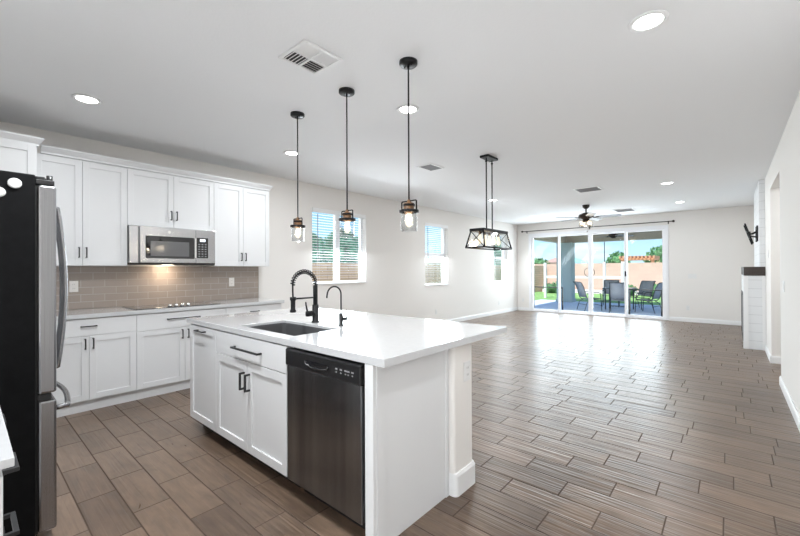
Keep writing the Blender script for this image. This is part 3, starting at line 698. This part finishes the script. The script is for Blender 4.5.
# spring coil around the arc
m = MB(); P = [Vector(p) for p in arc[:20]]; cum = [0]
for a, b_ in zip(P, P[1:]): cum.append(cum[-1] + (b_-a).length)
TL = cum[-1]; NT = 17; pts = []
for i in range(NT*10 + 1):
    s_ = TL*i/(NT*10); j = max(k for k in range(len(cum)) if cum[k] <= s_ + 1e-9); j = min(j, len(P)-2)
    t = (P[j+1]-P[j]).normalized(); p = P[j] + t*(s_-cum[j]); sd = Vector((1, 0, 0)); up = t.cross(sd); a = 2*math.pi*i/10
    pts.append(p + sd*math.cos(a)*.0155 + up*math.sin(a)*.0155)
m.tube(pts, 0.0040, 5); m.build('spring', M_BLACK, fc)
hd = (fx, fy - 0.198)
MB().lathe(hd[0], hd[1], [(0, 1.006), (.019, 1.006), (.0225, 1.010), (.0225, 1.022), (.0165, 1.029), (.0165, 1.085), (.0175, 1.09), (.0175, 1.105), (.011, 1.115), (0, 1.115)], 18).build('spray_head', M_BLACK, fc)
MB().tube([(fx, fy - .0175, 1.105), (fx, fy - .10, 1.105), (fx, fy - .18, 1.105)], 0.006, 8).lathe(hd[0], hd[1], [(.0185, 1.095), (.0225, 1.095), (.0225, 1.118), (.0185, 1.118), (.0185, 1.095)], 16).build('holder_arm', M_BLACK, fc)
MB().cyl((fx, fy - .024, .985), (fx, fy - .065, .985), .021).tube([(fx, fy - .07, .99), (fx + .0, fy - .085, 1.05), (fx, fy - .088, 1.075)], [.008, .006, .005], 8).lathe(fx, fy - .068, [(0, .964), (.018, .966), (.02, .985), (.018, 1.003), (0, 1.006)], 14).build('lever', M_BLACK, fc)
wt = thing('water_tap', 'slim matte black filtered water tap beside the spring faucet', 'faucet', (3.035, 1.78, 0.9145))
gx, gy = 3.035, 1.78
MB().lathe(gx, gy, [(0, .9145), (.022, .9145), (.022, .919), (.014, .922), (.014, 1.0), (.008, 1.004), (0, 1.004)], 16).build('base', M_BLACK, wt)
MB().tube([(gx, gy, 1.0), (gx, gy, 1.135)] + [(gx, gy - .062 + .062*math.cos(a), 1.14 + .058*math.sin(a)) for a in [math.pi*i/14*0.95 for i in range(15)]] + [(gx, gy - .128, 1.12)], 0.0055, 10).build('spout', M_BLACK, wt)
MB().cyl((gx + .012, gy + .006, .965), (gx + .040, gy + .02, .965), .012).cyl((gx + .036, gy + .018, .97), (gx + .036, gy + .018, 1.03), .004).build('lever', M_BLACK, wt)

# ------------------------------------------------------------ ceiling fixtures
def downlight(x, y, label, power):
    t = thing('recessed_light', label, 'ceiling light', (x, y, C - 0.012), 'recessed ceiling lights')
    MB().lathe(x, y, [(.072, C - .0005), (.098, C - .0005), (.096, C - .006), (.078, C - .009), (.072, C - .006), (.072, C - .0005)], 32).build('trim_ring', M_TRIM, t)
    MB().lathe(x, y, [(0, C - .003), (.0715, C - .003), (.0715, C - .0045), (0, C - .0045)], 28).build('lens', M_LENS, t)
    light('downlight_lamp', 'AREA', (x, y, C - .011), (0, 0, -1), power, (0.93, 0.97, 1.0), 0.14, None, t)
DL = 9.0
for x, y, lab, *pw_ in ((1.185, 0.667, 'lit recessed ceiling light over the cooktop aisle, alone at upper left', 2.0),
                  (1.18, 2.594, 'lit recessed ceiling light just left of the leftmost pendant cord'),
                  (3.02, 2.56, 'lit recessed ceiling light behind the cord of the nearest pendant', 3.5),
                  (4.80, 2.553, 'lit recessed ceiling light at the upper right, largest in the photo'),
                  (3.02, 0.56, 'added recessed ceiling light over the island aisle, out of view', 30.0),  # unseen lamp added to brighten the kitchen aisle
                  (4.80, 0.667, 'added recessed ceiling light almost overhead at the right, out of view', 2.0),  # unseen lamp added to brighten the right wall and island end
                  (1.51, 7.08, 'lit recessed ceiling light behind the rods of the black chandelier'),
                  (1.24, 9.98, 'lit recessed ceiling light near the back left corner left of the fan', 7.0),
                  (4.37, 7.61, 'lit recessed ceiling light right of the fan, nearer of the pair', 6.5),
                  (4.35, 9.98, 'lit recessed ceiling light by the back wall right of the fan, farther of the pair', 5.5)):
    downlight(x, y, lab, pw_[0] if pw_ else DL)

def pendant(x, y, label):
    t = thing('pendant_light', label, 'pendant light', (x, y, C), 'glass jar pendants above the island')
    MB().lathe(x, y, [(0, C - .0005), (.062, C - .0005), (.062, C - .020), (.058, C - .025), (0, C - .025)], 32).build('canopy', M_BLACK, t)
    MB().cyl((x - .03, y, C - .025), (x - .03, y, C - .034), .006, seg=8).cyl((x + .03, y, C - .025), (x + .03, y, C - .034), .006, seg=8).lathe(x, y, [(0, C-.025), (.01, C-.025), (.007, C-.05), (0, C-.05)], 12).build('canopy_screws', M_BLACK, t)
    MB().cyl((x, y, C - .026), (x, y, 1.786), .0055, seg=8).build('rod', M_BLACK, t)
    MB().lathe(x, y, [(0, 1.786), (.010, 1.786), (.014, 1.768), (.034, 1.762), (.034, 1.700), (.028, 1.694), (0, 1.694)], 24).build('socket_cap', M_WOOD, t)
    ir = MB().lathe(x, y, [(.058, 1.699), (.066, 1.699), (.066, 1.716), (.058, 1.716), (.058, 1.699)], 28)
    ir.tube([(x - .064, y, 1.708), (x - .064, y, 1.772), (x - .058, y, 1.777), (x + .058, y, 1.777), (x + .064, y, 1.772), (x + .064, y, 1.708)], .0055, 6)
    ir.lathe(x, y, [(.0345, 1.742), (.040, 1.742), (.040, 1.756), (.0345, 1.756), (.0345, 1.742)], 24)
    ir.build('cage_band', M_BLACK, t)
    MB().lathe(x, y, [(.036, 1.722), (.046, 1.716), (.055, 1.700), (.055, 1.575), (.052, 1.572), (.052, 1.699), (.044, 1.713), (.036, 1.718), (.036, 1.722)], 28).build('glass_jar', M_JAR, t)
    MB().lathe(x, y, [(0, 1.693), (.012, 1.693), (.012, 1.683), (.017, 1.668), (.024, 1.645), (.022, 1.620), (.011, 1.604), (0, 1.60)], 18).build('bulb', M_BULB, t)
    light('pendant_lamp', 'POINT', (x, y, 1.655), (0, 0, -1), 2.2, (1, .82, .6), 0.03, None, t)
pendant(2.215, 1.975, 'clear glass jar pendant over the island, farthest from the camera')
pendant(2.882, 1.975, 'clear glass jar pendant over the island, the middle one hanging before the window')
pendant(3.510, 1.975, 'clear glass jar pendant over the island, the nearest and right one')

# linear chandelier
cx, cy = 2.87, 4.33
ch = thing('linear_chandelier', 'black rectangular caged chandelier with a row of clear bulbs on two rods', 'chandelier', (cx, cy, C))
MB().box(cx - .06, cx + .06, cy - .13, cy + .13, C - .028, C - .0005, .004).build('canopy', M_BLACK, ch)
zt_, zb_ = 1.785, 1.575; hx, hy, bx_, by_ = 0.085, 0.31, 0.125, 0.36
for s_ in (-1, 1):
    m = MB().cyl((cx, cy + s_*.075, C - .029), (cx, cy + s_*.075, zt_ + .012), .008, seg=8)
    m.lathe(cx, cy + s_*.075, [(.005, C-.075), (.014, C-.075), (.014, C-.06), (.005, C-.06), (.005, C-.075)], 10)
    m.build('rod', M_BLACK, ch)
MB().box(cx - hx - .012, cx + hx + .012, cy - hy - .012, cy + hy + .012, zt_ - .016, zt_ + .018, .003).build('top_plate', M_BLACK, ch)
m = MB(); tops = [(cx - hx, cy - hy), (cx + hx, cy - hy), (cx + hx, cy + hy), (cx - hx, cy + hy)]; bots = [(cx - bx_, cy - by_), (cx + bx_, cy - by_), (cx + bx_, cy + by_), (cx - bx_, cy + by_)]
for i in range(4):
    a, b_ = tops[i], bots[i]; a2, b2 = tops[(i+1) % 4], bots[(i+1) % 4]
    m.tube([(a[0], a[1], zt_ - .012), (b_[0], b_[1], zb_)], .009, 6); m.tube([(b_[0], b_[1], zb_), (b2[0], b2[1], zb_)], .010, 6)
m.build('cage_frame', M_BLACK, ch)
m = MB()
for i in (0, 2):
    a, b_ = tops[i], bots[i]; a2, b2 = tops[(i+1) % 4], bots[(i+1) % 4]
    m.tube([(a[0], a[1], zt_ - .012), (b2[0], b2[1], zb_)], .005, 5); m.tube([(a2[0], a2[1], zt_ - .012), (b_[0], b_[1], zb_)], .005, 5)
m.build('cross_wires', M_BLACK, ch)
m = MB()
for i in range(4):
    a, b_ = tops[i], bots[i]; a2, b2 = tops[(i+1) % 4], bots[(i+1) % 4]
    k = 0.97; g_ = lambda p, z: (cx + (p[0]-cx)*k, cy + (p[1]-cy)*k, z)
    m.quad(g_(a, zt_ - .014), g_(a2, zt_ - .014), g_(b2, zb_ + .006), g_(b_, zb_ + .006))
gobj = m.build('glass_sides', M_JAR, ch); sm = gobj.modifiers.new('thick', 'SOLIDIFY'); sm.thickness = 0.003
for k in range(5):
    yy = cy + (k-2)*0.122
    s_ = MB().lathe(cx, yy, [(0, zt_-.012), (.014, zt_-.012), (.016, zt_-.045), (.013, zt_-.05), (0, zt_-.05)], 14).build('socket', M_WOOD, ch)
    MB().lathe(cx, yy, [(0, zt_-.051), (.012, zt_-.051), (.013, zt_-.07), (.026, zt_-.115), (.024, zt_-.14), (.010, zt_-.16), (0, zt_-.162)], 16).build('bulb', M_BULB, s_)
light('chandelier_lamp', 'POINT', (cx, cy, 1.60), (0, 0, -1), 2.0, (1, .78, .5), 0.06, None, ch)

# ceiling fan
def fan(cx, cy, zc, label, bladem, drop, rad, with_lights, a0):
    t = thing('ceiling_fan', label, 'ceiling fan', (cx, cy, zc))
    MB().lathe(cx, cy, [(0, zc - .0005), (.075, zc - .0005), (.068, zc - .05), (.03, zc - .085), (0, zc - .085)], 24).build('canopy', M_BRONZE, t)
    MB().cyl((cx, cy, zc - .08), (cx, cy, zc - drop), .014, seg=12).build('downrod', M_BRONZE, t)
    z = zc - drop
    MB().lathe(cx, cy, [(0, z), (.05, z), (.14, z - .035), (.158, z - .07), (.14, z - .115), (.075, z - .14), (.065, z - .17), (0, z - .17)], 28).build('motor_housing', M_BRONZE, t)
    for k in range(5):
        a = R(a0 + 72*k); ca, sa = math.cos(a), math.sin(a); m = MB(); pit = R(11)
        prof = [(0.20, .045), (0.26, .060), (rad - .10, .072), (rad - .03, .066), (rad, .040)]
        b = m.bm; up_, lo_ = [], []
        for r_, w in prof:
            for sg, lst in ((1, up_), (-1, lo_)):
                p = [Vector((r_, sg*w, -sg*w*math.sin(pit) + q)) for q in (0.003, -0.003)]
                lst.append([b.verts.new((cx + v.x*ca - v.y*sa, cy + v.x*sa + v.y*ca, z - .105 + v.z)) for v in p])
        for i in range(len(prof) - 1):
            A, B_, C_, D_ = up_[i], up_[i+1], lo_[i+1], lo_[i]
            b.faces.new((A[0], B_[0], C_[0], D_[0])); b.faces.new((A[1], D_[1], C_[1], B_[1])); b.faces.new((A[0], A[1], B_[1], B_[0])); b.faces.new((D_[0], C_[0], C_[1], D_[1]))
        b.faces.new((up_[0][0], lo_[0][0], lo_[0][1], up_[0][1])); b.faces.new((up_[-1][0], up_[-1][1], lo_[-1][1], lo_[-1][0]))
        bmesh.ops.recalc_face_normals(b, faces=b.faces[:])
        bl = m.build('blade', bladem, t)
        MB().tube([(cx + .11*ca, cy + .11*sa, z - .095), (cx + .17*ca, cy + .17*sa, z - .112), (cx + .25*ca, cy + .25*sa, z - .110)], [.014, .012, .010], 8).build('blade_bracket', M_BRONZE, bl)
    if with_lights:
        MB().lathe(cx, cy, [(0, z - .171), (.075, z - .171), (.085, z - .19), (.05, z - .21), (0, z - .215)], 20).build('light_fitter', M_BRONZE, t)
        for k in range(4):
            a = R(45 + 90*k); x, y = cx + .105*math.cos(a), cy + .105*math.sin(a)
            s_ = MB().lathe(x, y, [(.025, z - .185), (.048, z - .20), (.060, z - .315), (.057, z - .315), (.045, z - .203), (.025, z - .19), (.025, z - .185)], 18).build('glass_shade', M_FROST, t)
            MB().lathe(x, y, [(0, z - .195), (.015, z - .195), (.026, z - .235), (.022, z - .265), (0, z - .275)], 14).build('bulb', M_BULBD, s_)
        light('fan_lamp', 'POINT', (cx, cy, z - .33), (0, 0, -1), 2.0, (1, .86, .68), 0.08, None, t)
        MB().cyl((cx + .03, cy - .03, z - .21), (cx + .03, cy - .03, z - .40), .0015, seg=5).lathe(cx + .03, cy - .03, [(0, z-.40), (.008, z-.405), (.008, z-.43), (0, z-.435)], 8).build('pull_chain', M_BRONZE, t)
    return t
fan(2.75, 9.03, C, 'five-blade bronze ceiling fan with lit glass shades above the living area', M_BLADE, 0.17, 0.68, True, 8)

# ceiling vents
def vent(x0, x1, y0, y1, label, style, n=9):
    t = thing('ceiling_vent', label, 'vent', ((x0+x1)/2, (y0+y1)/2, C - 0.01), 'ceiling air vents')
    MB().box(x0 + .012, x1 - .012, y0 + .012, y1 - .012, C - .003, C - .0008).build('duct_opening', M_VENTDK, t)
    w = .022; m = MB()
    m.box(x0, x1, y0, y0 + w, C - .012, C - .0005, .003).box(x0, x1, y1 - w, y1, C - .012, C - .0005, .003).box(x0, x0 + w, y0 + w, y1 - w, C - .012, C - .0005, .003).box(x1 - w, x1, y0 + w, y1 - w, C - .012, C - .0005, .003)
    m.build('frame', M_TRIM, t)
    def lou(a0, a1, b0, b1, along, tilt):
        q = MB(); k = 5 if style == 4 else n
        for i in range(k):
            if along == 'x':
                yy = b0 + (b1-b0)*(i+.5)/k; h = (b1-b0)/k*(.30 if style == 4 else .15)
                q.prism([(-h, -.004*tilt), (h, .004*tilt), (h, .004*tilt + .0015), (-h, -.004*tilt + .0015)], (a0, yy, C - .008), (a1, yy, C - .008), (0, 1, 0))
            else:
                xx = a0 + (a1-a0)*(i+.5)/k; h = (a1-a0)/k*.30
                q.prism([(-h, -.004*tilt), (h, .004*tilt), (h, .004*tilt + .0015), (-h, -.004*tilt + .0015)], (xx, b0, C - .008), (xx, b1, C - .008), (1, 0, 0))
        q.build('louvers', M_TRIM if style == 4 else mat('shaded_vent_louver', (0.26, 0.26, 0.27), 0.6), t)  # single-way vents: shade on the white louvers is put into their grey
    xm, ym = (x0+x1)/2, (y0+y1)/2; g = .006
    if style == 4:
        MB().box(xm - g, xm + g, y0 + w, y1 - w, C - .012, C - .004).box(x0 + w, xm - g, ym - g, ym + g, C - .012, C - .004).box(xm + g, x1 - w, ym - g, ym + g, C - .012, C - .004).build('divider', M_TRIM, t)
        lou(x0 + w, xm - g, y0 + w, ym - g, 'x', 1); lou(xm + g, x1 - w, y0 + w, ym - g, 'y', 1); lou(x0 + w, xm - g, ym + g, y1 - w, 'y', -1); lou(xm + g, x1 - w, ym + g, y1 - w, 'x', -1)
    else: lou(x0 + w, x1 - w, y0 + w, y1 - w, 'x', -1 if style == 1 else 1)
vent(2.905, 3.205, 1.36, 1.66, 'square white four-way ceiling vent above the kitchen aisle', 4)
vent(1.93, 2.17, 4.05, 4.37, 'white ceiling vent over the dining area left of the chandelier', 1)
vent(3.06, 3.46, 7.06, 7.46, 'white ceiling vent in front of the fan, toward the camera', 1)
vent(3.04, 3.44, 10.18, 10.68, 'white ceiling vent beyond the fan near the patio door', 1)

# ------------------------------------------------------------ fireplace
FY0, FY1, FX0 = 8.36, 10.05, 5.315
fp = thing('fireplace', 'white shiplap fireplace with dark timber mantel on the right wall', 'fireplace', (5.45, 9.2, 0))
MB().box(5.50, XR - .001, FY0, FY1, 1.335, C - .001).build('chimney_panel', M_SHIPF, fp)
m = MB().box(FX0, XR - .001, FY0 + .001, 8.75, 0, 1.188).box(FX0, XR - .001, 9.66, FY1 - .001, 0, 1.188).box(FX0, XR - .001, 8.75, 9.66, 0.85, 1.188).box(FX0, XR - .001, 8.75, 9.66, 0, 0.12)
m.build('surround', M_SHIPS, fp)
MB().box(FX0 - .012, FX0, FY0 - .006, FY0 + .05, 0, 1.187).box(FX0, FX0 + .05, FY0 - .010, FY0, 0, 1.187).box(XR - .04, XR - .001, FY0 - .010, FY0, 0, 1.187).build('corner_trim', M_TRIM, fp)
MB().box(5.312, 5.568, FY0 - .012, FY1 + .02, 1.190, 1.332, .004).build('mantel', M_MANTEL, fp)
fb = MB().box(FX0 + .20, XR - .003, 8.752, 9.658, 0.122, 0.848).build('firebox', M_SLOT, fp)
MB().box(FX0 - .012, FX0 - .001, 8.70, 9.71, 0.08, 0.12).box(FX0 - .012, FX0 - .001, 8.70, 9.71, 0.85, 0.89).box(FX0 - .012, FX0 - .001, 8.70, 8.75, 0.12, 0.85).box(FX0 - .012, FX0 - .001, 9.66, 9.71, 0.12, 0.85).build('firebox_frame', M_HANDLE, fp)
# TV wall mount
tv = thing('tv_mount', 'empty black tilting television mount on the shiplap above the mantel', 'tv mount', (5.45, 9.1, 1.7))
MB().box(5.480, 5.4985, 8.66, 8.98, 1.775, 1.815, .002).box(5.480, 5.4985, 8.66, 8.98, 1.965, 2.005, .002).box(5.478, 5.4985, 8.66, 8.71, 1.76, 2.02, .002).box(5.478, 5.4985, 8.93, 8.98, 1.76, 2.02, .002).build('wall_plate', M_BLACK, tv)
MB().tube([(5.477, 8.80, 1.92), (5.44, 8.86, 1.90), (5.405, 8.80, 1.89)], .017, 8).tube([(5.477, 8.80, 1.84), (5.44, 8.86, 1.85), (5.405, 8.80, 1.86)], .012, 8).box(5.39, 5.41, 8.72, 8.88, 1.83, 1.93, .004).build('arm', M_BLACK, tv)
for yy in (8.60, 8.98): MB().tube([(5.435, yy, 1.72), (5.335, yy, 2.06)], .013, 6).build('tilt_rail', M_BLACK, tv)
MB().tube([(5.399, 8.60, 1.83), (5.399, 8.98, 1.83)], .010, 6).tube([(5.366, 8.60, 1.94), (5.366, 8.98, 1.94)], .010, 6).build('cross_rails', M_BLACK, tv)

# ------------------------------------------------------------ outdoors
struct(MB().box(-30, 30, YB + 0.2, 60, -0.30, -0.12).box(-30, -0.2, -12, YB + 0.2, -0.30, -0.12).build('ground', M_GRAVEL))
struct(MB().box(-1.1, 5.6, YB + 0.21, 16.6, -0.119, -0.03).build('patio_slab', M_SLAB))
struct(MB().box(-9.0, 7.0, 16.62, 22.6, -0.119, -0.05).box(-9.0, -1.12, YB + 0.21, 16.61, -0.119, -0.05).build('lawn', M_GRASS))
pc = struct(MB().box(-0.35, 5.8, YB + 0.21, 16.75, 2.62, 2.80).build('patio_cover', M_STUCCOB))
MB().box(-0.25, 5.8, 16.1, 16.5, 2.37, 2.62).box(-0.25, 0.10, YB + .21, 16.1, 2.37, 2.62).build('beam', M_STUCCOB, pc)
cl = thing('patio_column', 'square grey-green stucco column holding the patio cover', 'column', (0.05, 16.25, -0.03))
MB().box(-0.22, 0.36, 15.95, 16.42, -0.03, 2.365, .01).build('shaft', M_STUCCO, cl)
MB().box(-0.25, 0.39, 15.92, 16.45, -0.029, 0.09, .006).build('base_band', M_STUCCO, cl)
tag(MB().box(-30, 14, 24.0, 24.2, -0.12, 1.62).build('block_wall', M_BLOCKW), 'long tan block wall closing the back yard', 'wall')
tag(MB().box(-3.7, -3.5, -6, 23.9, -0.12, 1.50).build('block_wall', M_BLOCKS), 'tan block side wall seen through the side windows', 'wall')
rf = thing('rail_fence', 'white post and rail structure standing on the back lawn', 'fence', (0.2, 18, -0.05))
for x in (-1.43, 1.09, 1.77): MB().box(x - .05, x + .05, 17.95, 18.05, -0.05, 1.60, .005).build('post', M_WHITEP, rf)
MB().box(-1.375, 1.71, 17.97, 18.03, 0.88, 0.99, .004).build('rail', M_WHITEP, rf)
tag(MB().box(-3.4, 4, 22.9, 23.6, -0.119, 0.10, .02).build('garden_curb', M_WHITEP), 'pale low curb at the foot of the back block wall', 'curb')

def leafy(root, c, r, n, size, m, name='foliage', seed=0):
    rnd = random.Random(seed); mb = MB(); mb.blob(c, (r[0]*.8, r[1]*.8, r[2]*.8), 3, 0.5, seed); b = mb.bm
    for i in range(n):
        while True:
            v = Vector((rnd.uniform(-1, 1), rnd.uniform(-1, 1), rnd.uniform(-1, 1)))
            if 0.55 < v.length < 1: break
        p = Vector((c[0] + v.x*r[0], c[1] + v.y*r[1], c[2] + v.z*r[2])); u = Vector((rnd.gauss(0, 1), rnd.gauss(0, 1), rnd.gauss(0, 1))).normalized(); w = u.orthogonal().normalized(); s_ = size*rnd.uniform(.6, 1.3)
        vs = [b.verts.new(p + u*s_), b.verts.new(p + w*s_*.5), b.verts.new(p - u*s_), b.verts.new(p - w*s_*.5)]; b.faces.new(vs)
    return mb.build(name, m, root)
def tree(x, y, z0, h, r, label, m, n=900, size=.16, seed=1, grp=None, name='tree'):
    t = thing(name, label, 'tree', (x, y, z0), grp)
    MB().tube([(x, y, z0), (x + .05, y, z0 + h*.35), (x, y + .04, z0 + h*.6)], [r*.10, r*.08, r*.05], 8).build('trunk', M_BARK, t)
    leafy(t, (x, y, z0 + h*.62), (r, r, h*.40), n, size, m, 'foliage', seed); return t
tree(-10.4, 40, -.12, 2.55, 1.5, 'rounded green tree beyond the block wall at the left of the patio door', M_LEAF, 900, .16, 1)
tree(-3.2, 42.5, -.12, 3.05, 1.1, 'green tree beyond the block wall left of the timber ramada', M_LEAF, 900, .16, 2)
tree(0.55, 42.5, -.12, 3.5, 1.6, 'tall leaning green tree beyond the ramada at right of the patio door', M_LEAF, 1100, .16, 3)
tree(4.6, 42.6, -.12, 3.6, 1.8, 'wide green tree beyond the grey roof at far right', M_LEAF, 1100, .16, 4)
for i, (x, y, h, r, lab) in enumerate(((-5.9, 7.75, 2.75, 0.82, 'leafy blue-green shrub over the side wall, left part of the double window'), (-6.0, 9.45, 2.95, 0.84, 'leafy blue-green shrub over the side wall, middle of the double window'), (-5.9, 11.15, 2.75, 0.82, 'leafy blue-green shrub over the side wall, right part of the double window'),
        (-6.6, 23.2, 3.4, 1.7, 'blue-green tree beyond the side wall seen in the farthest narrow window'))):
    tree(x, y, -.12, h, r, lab, M_LEAFT, 3200, .075, 10 + i, name='shrub' if i < 3 else 'tree')
for i, (x, lab) in enumerate(((-2.2, 'low green bush at the foot of the back wall, left of the column'), (1.0, 'low green bush at the foot of the back wall behind the patio table'), (2.6, 'low green bush at the foot of the back wall at right'))):
    t = thing('bush', lab, 'bush', (x, 21.8, -.05)); leafy(t, (x, 21.8, .22), (.75, .4, .35), 500, .07, M_LEAF, 'foliage', 30 + i)
# neighbouring houses
def house(x0, x1, y0, y1, zw, zr, label, mw_, mr, name='house'):
    t = thing(name, label, 'house', ((x0+x1)/2, (y0+y1)/2, -.12)); wl = MB().box(x0, x1, y0, y1, -.12, zw).build('walls', mw_, t)
    m = MB(); b = m.bm; o = .35; xm0, xm1, ym = x0 + (x1-x0)*.3, x1 - (x1-x0)*.3, (y0+y1)/2
    A = [b.verts.new(p) for p in ((x0-o, y0-o, zw), (x1+o, y0-o, zw), (x1+o, y1+o, zw), (x0-o, y1+o, zw))]; T_ = [b.verts.new((xm0, ym, zr)), b.verts.new((xm1, ym, zr))]
    b.faces.new(A[::-1]); b.faces.new((A[0], A[1], T_[1], T_[0])); b.faces.new((A[1], A[2], T_[1])); b.faces.new((A[2], A[3], T_[0], T_[1])); b.faces.new((A[3], A[0], T_[0])); m.build('roof', mr, t)
    for k in (0.3, 0.65):
        xx = x0 + (x1-x0)*k; MB().box(xx - .22, xx + .22, y0 - .02, y0 + .02, zw - .75, zw - .25).build('window', M_HGLASS, t)
house(-11.2, -9.4, 45, 48, 2.05, 2.62, 'small pale house with a clay roof beyond the back wall', M_HOUSE, M_ROOF)
house(0.6, 3.6, 45, 48, 2.2, 3.1, 'pale building with a grey roof beyond the back wall at right', M_HOUSE, M_ROOFG)
house(-5.5, 0.5, 45, 47.5, 1.75, 2.2, 'pale low building behind the timber ramada', M_HOUSE, M_ROOF) if False else None
house(-15.0, -10.2, 20.5, 26.5, 1.75, 2.15, 'pale house beyond the side wall seen in the middle narrow window', M_HOUSE, M_HOUSE)
t = thing('ramada', 'terracotta timber ramada beyond the back block wall', 'ramada', (-0.8, 38, -.12))
MB().box(-2.0, 0.55, 37, 39.5, 2.02, 2.16).build('beam', M_TERRA, t)
for x in (-1.8, 0.35): MB().box(x - .12, x + .12, 37.1, 37.35, -.12, 2.015).build('post', M_TERRA, t)
m = MB()
for k in range(10): m.box(-2.0 + k*.27, -1.88 + k*.27, 36.7, 39.8, 2.165, 2.36)
m.build('rafters', M_TERRA, t)
t = thing('shade_canopy', 'teal peaked canopy top beyond the back wall next to the column', 'canopy', (-7.0, 42, -.12))
m = MB(); b = m.bm; A = [b.verts.new(p) for p in ((-8.3, 41.2, 1.95), (-5.9, 41.2, 1.95), (-5.9, 43, 1.95), (-8.3, 43, 1.95))]; tp = b.verts.new((-7.1, 42.1, 2.45)); b.faces.new(A[::-1])
for k in range(4): b.faces.new((A[k], A[(k+1) % 4], tp))
m.build('canopy_top', M_ROOFT, t)
for x, y in ((-8.2, 41.3), (-6.0, 41.3), (-8.2, 42.9), (-6.0, 42.9)): MB().cyl((x, y, -.12), (x, y, 1.949), .05, seg=8).build('pole', M_ROOFT, t)
t = thing('light_pole', 'tall thin dark pole beyond the back wall', 'pole', (-4.75, 44, -.12)); MB().cyl((-4.75, 44, -.12), (-4.75, 44, 4.6), .05, .035, 10).build('shaft', M_CHAIRF, t)
MB().tube([(-4.75, 44, 4.55), (-4.75, 43.7, 4.68), (-4.75, 43.2, 4.7)], .03, 8).box(-4.83, -4.67, 42.9, 43.25, 4.66, 4.74, .01).build('lamp_arm', M_CHAIRF, t)

# patio furniture (chair faces +Y in its own axes)
def make_chair(label):
    t = thing('patio_chair', label, 'chair', (0, 0, 0), 'sling chairs around the patio table')
    for s_ in (-1, 1):
        x = s_*.28
        MB().tube([(x, .25, 0), (x, .22, .40), (x, .20, .62), (x, .14, .655), (x, -.20, .64), (x, -.27, .60)], .013, 8).build('arm', M_CHAIRF, t)
        MB().tube([(x*.93, .22, .43), (x*.93, -.20, .40), (x*.93, -.27, .47), (x*.93, -.38, .85), (x*.93, -.45, .98), (x*.93, -.50, 1.02)], .014, 8).build('side_rail', M_CHAIRF, t)
        MB().tube([(x, -.36, 0), (x, -.27, .30), (x*.95, -.12, .40)], .013, 8).build('rear_leg', M_CHAIRF, t)
    m = MB().cyl((-.26, .22, .43), (.26, .22, .43), .011, seg=8).cyl((-.27, -.30, .22), (.27, -.30, .22), .010, seg=8).cyl((-.26, -.50, 1.02), (.26, -.50, 1.02), .013, seg=8).cyl((-.27, .235, .20), (.27, .235, .20), .010, seg=8); m.build('cross_bars', M_CHAIRF, t)
    def sheet(pts, nm):
        m = MB(); b = m.bm; rows = [[b.verts.new((x, y, z)) for x in (-.248, 0, .248)] for y, z in pts]
        for a, c in zip(rows, rows[1:]):
            for k in range(2): b.faces.new((a[k], a[k+1], c[k+1], c[k])).smooth = True
        o = m.build(nm, M_SLING, t); so = o.modifiers.new('thick', 'SOLIDIFY'); so.thickness = .006
    sheet([(.215, .43), (.0, .405), (-.19, .402)], 'seat'); sheet([(-.27, .475), (-.325, .66), (-.38, .85), (-.45, .98), (-.495, 1.015)], 'backrest')
    return t
ZP = -0.03
c0 = make_chair('grey sling patio chair at the left end of the table, turned right'); c0.scale = (.9, .9, .9); c0.location = (1.74, 13.3, ZP); c0.rotation_euler = (0, 0, R(-48))
copy_tree(c0, (2.58, 13.2, ZP), R(8), 'grey sling patio chair with its back to the house, in front of the table')
copy_tree(c0, (1.95, 15.05, ZP), R(188), 'grey sling patio chair on the far side of the table facing the house')
copy_tree(c0, (3.22, 13.72, ZP), R(75), 'grey sling patio chair at the right end of the table, nearest the door frame')
copy_tree(c0, (2.86, 14.75, ZP), R(150), 'grey sling patio chair at the far right corner of the table')
tb = thing('patio_table', 'glass-topped dark metal patio table between the sling chairs', 'table', (2.45, 14.15, ZP))
MB().box(1.98, 2.82, 13.78, 14.5, ZP + .705, ZP + .715, .002).build('glass_top', M_TABLEG, tb)
m = MB()
for a, b_ in (((1.98, 13.78), (2.82, 13.78)), ((2.82, 13.78), (2.82, 14.5)), ((2.82, 14.5), (1.98, 14.5)), ((1.98, 14.5), (1.98, 13.78))): m.tube([(*a, ZP + .69), (*b_, ZP + .69)], .014, 8)
m.build('rim_frame', M_CHAIRF, tb)
for x, y in ((2.05, 13.85), (2.75, 13.85), (2.05, 14.42), (2.75, 14.42)): MB().tube([(x, y, ZP), (x, y, ZP + .6), (x, y, ZP + .69)], .018, 8).build('leg', M_CHAIRF, tb)
fan(2.2, 14.3, 2.62, 'dark outdoor ceiling fan under the patio cover', M_SLING, 0.12, 0.6, False, 20)
# low black screen frames just outside the end panels
for x0, x1, lab in ((0.42, 1.30, 'low black wire barrier outside the leftmost door panel'), (3.06, 3.80, 'low black wire barrier outside the rightmost door panel')):
    t = thing('wire_barrier', lab, 'barrier', ((x0+x1)/2, YB + .3, ZP))
    MB().tube([(x0, YB + .3, ZP), (x0, YB + .3, .74), (x1, YB + .3, .74), (x1, YB + .3, ZP)], .024, 6).tube([(x0, YB + .3, .04), (x1, YB + .3, .04)], .014, 6).build('frame', M_BLACK, t)
t = thing('hanging_ring', 'dark ring ornament hanging on a cord behind a door stile', 'ornament', (1.27, 15.0, 1.15))
m = MB(); m.tube([(1.27 + .17*math.cos(a), 15.0 + .0, 1.18 + .17*math.sin(a)) for a in [2*math.pi*i/24 for i in range(25)]], .012, 6); m.build('ring', M_BRONZE, t)
MB().cyl((1.27, 15.0, 1.36), (1.27, 15.0, 2.619), .004, seg=5).build('cord', M_BRONZE, t)
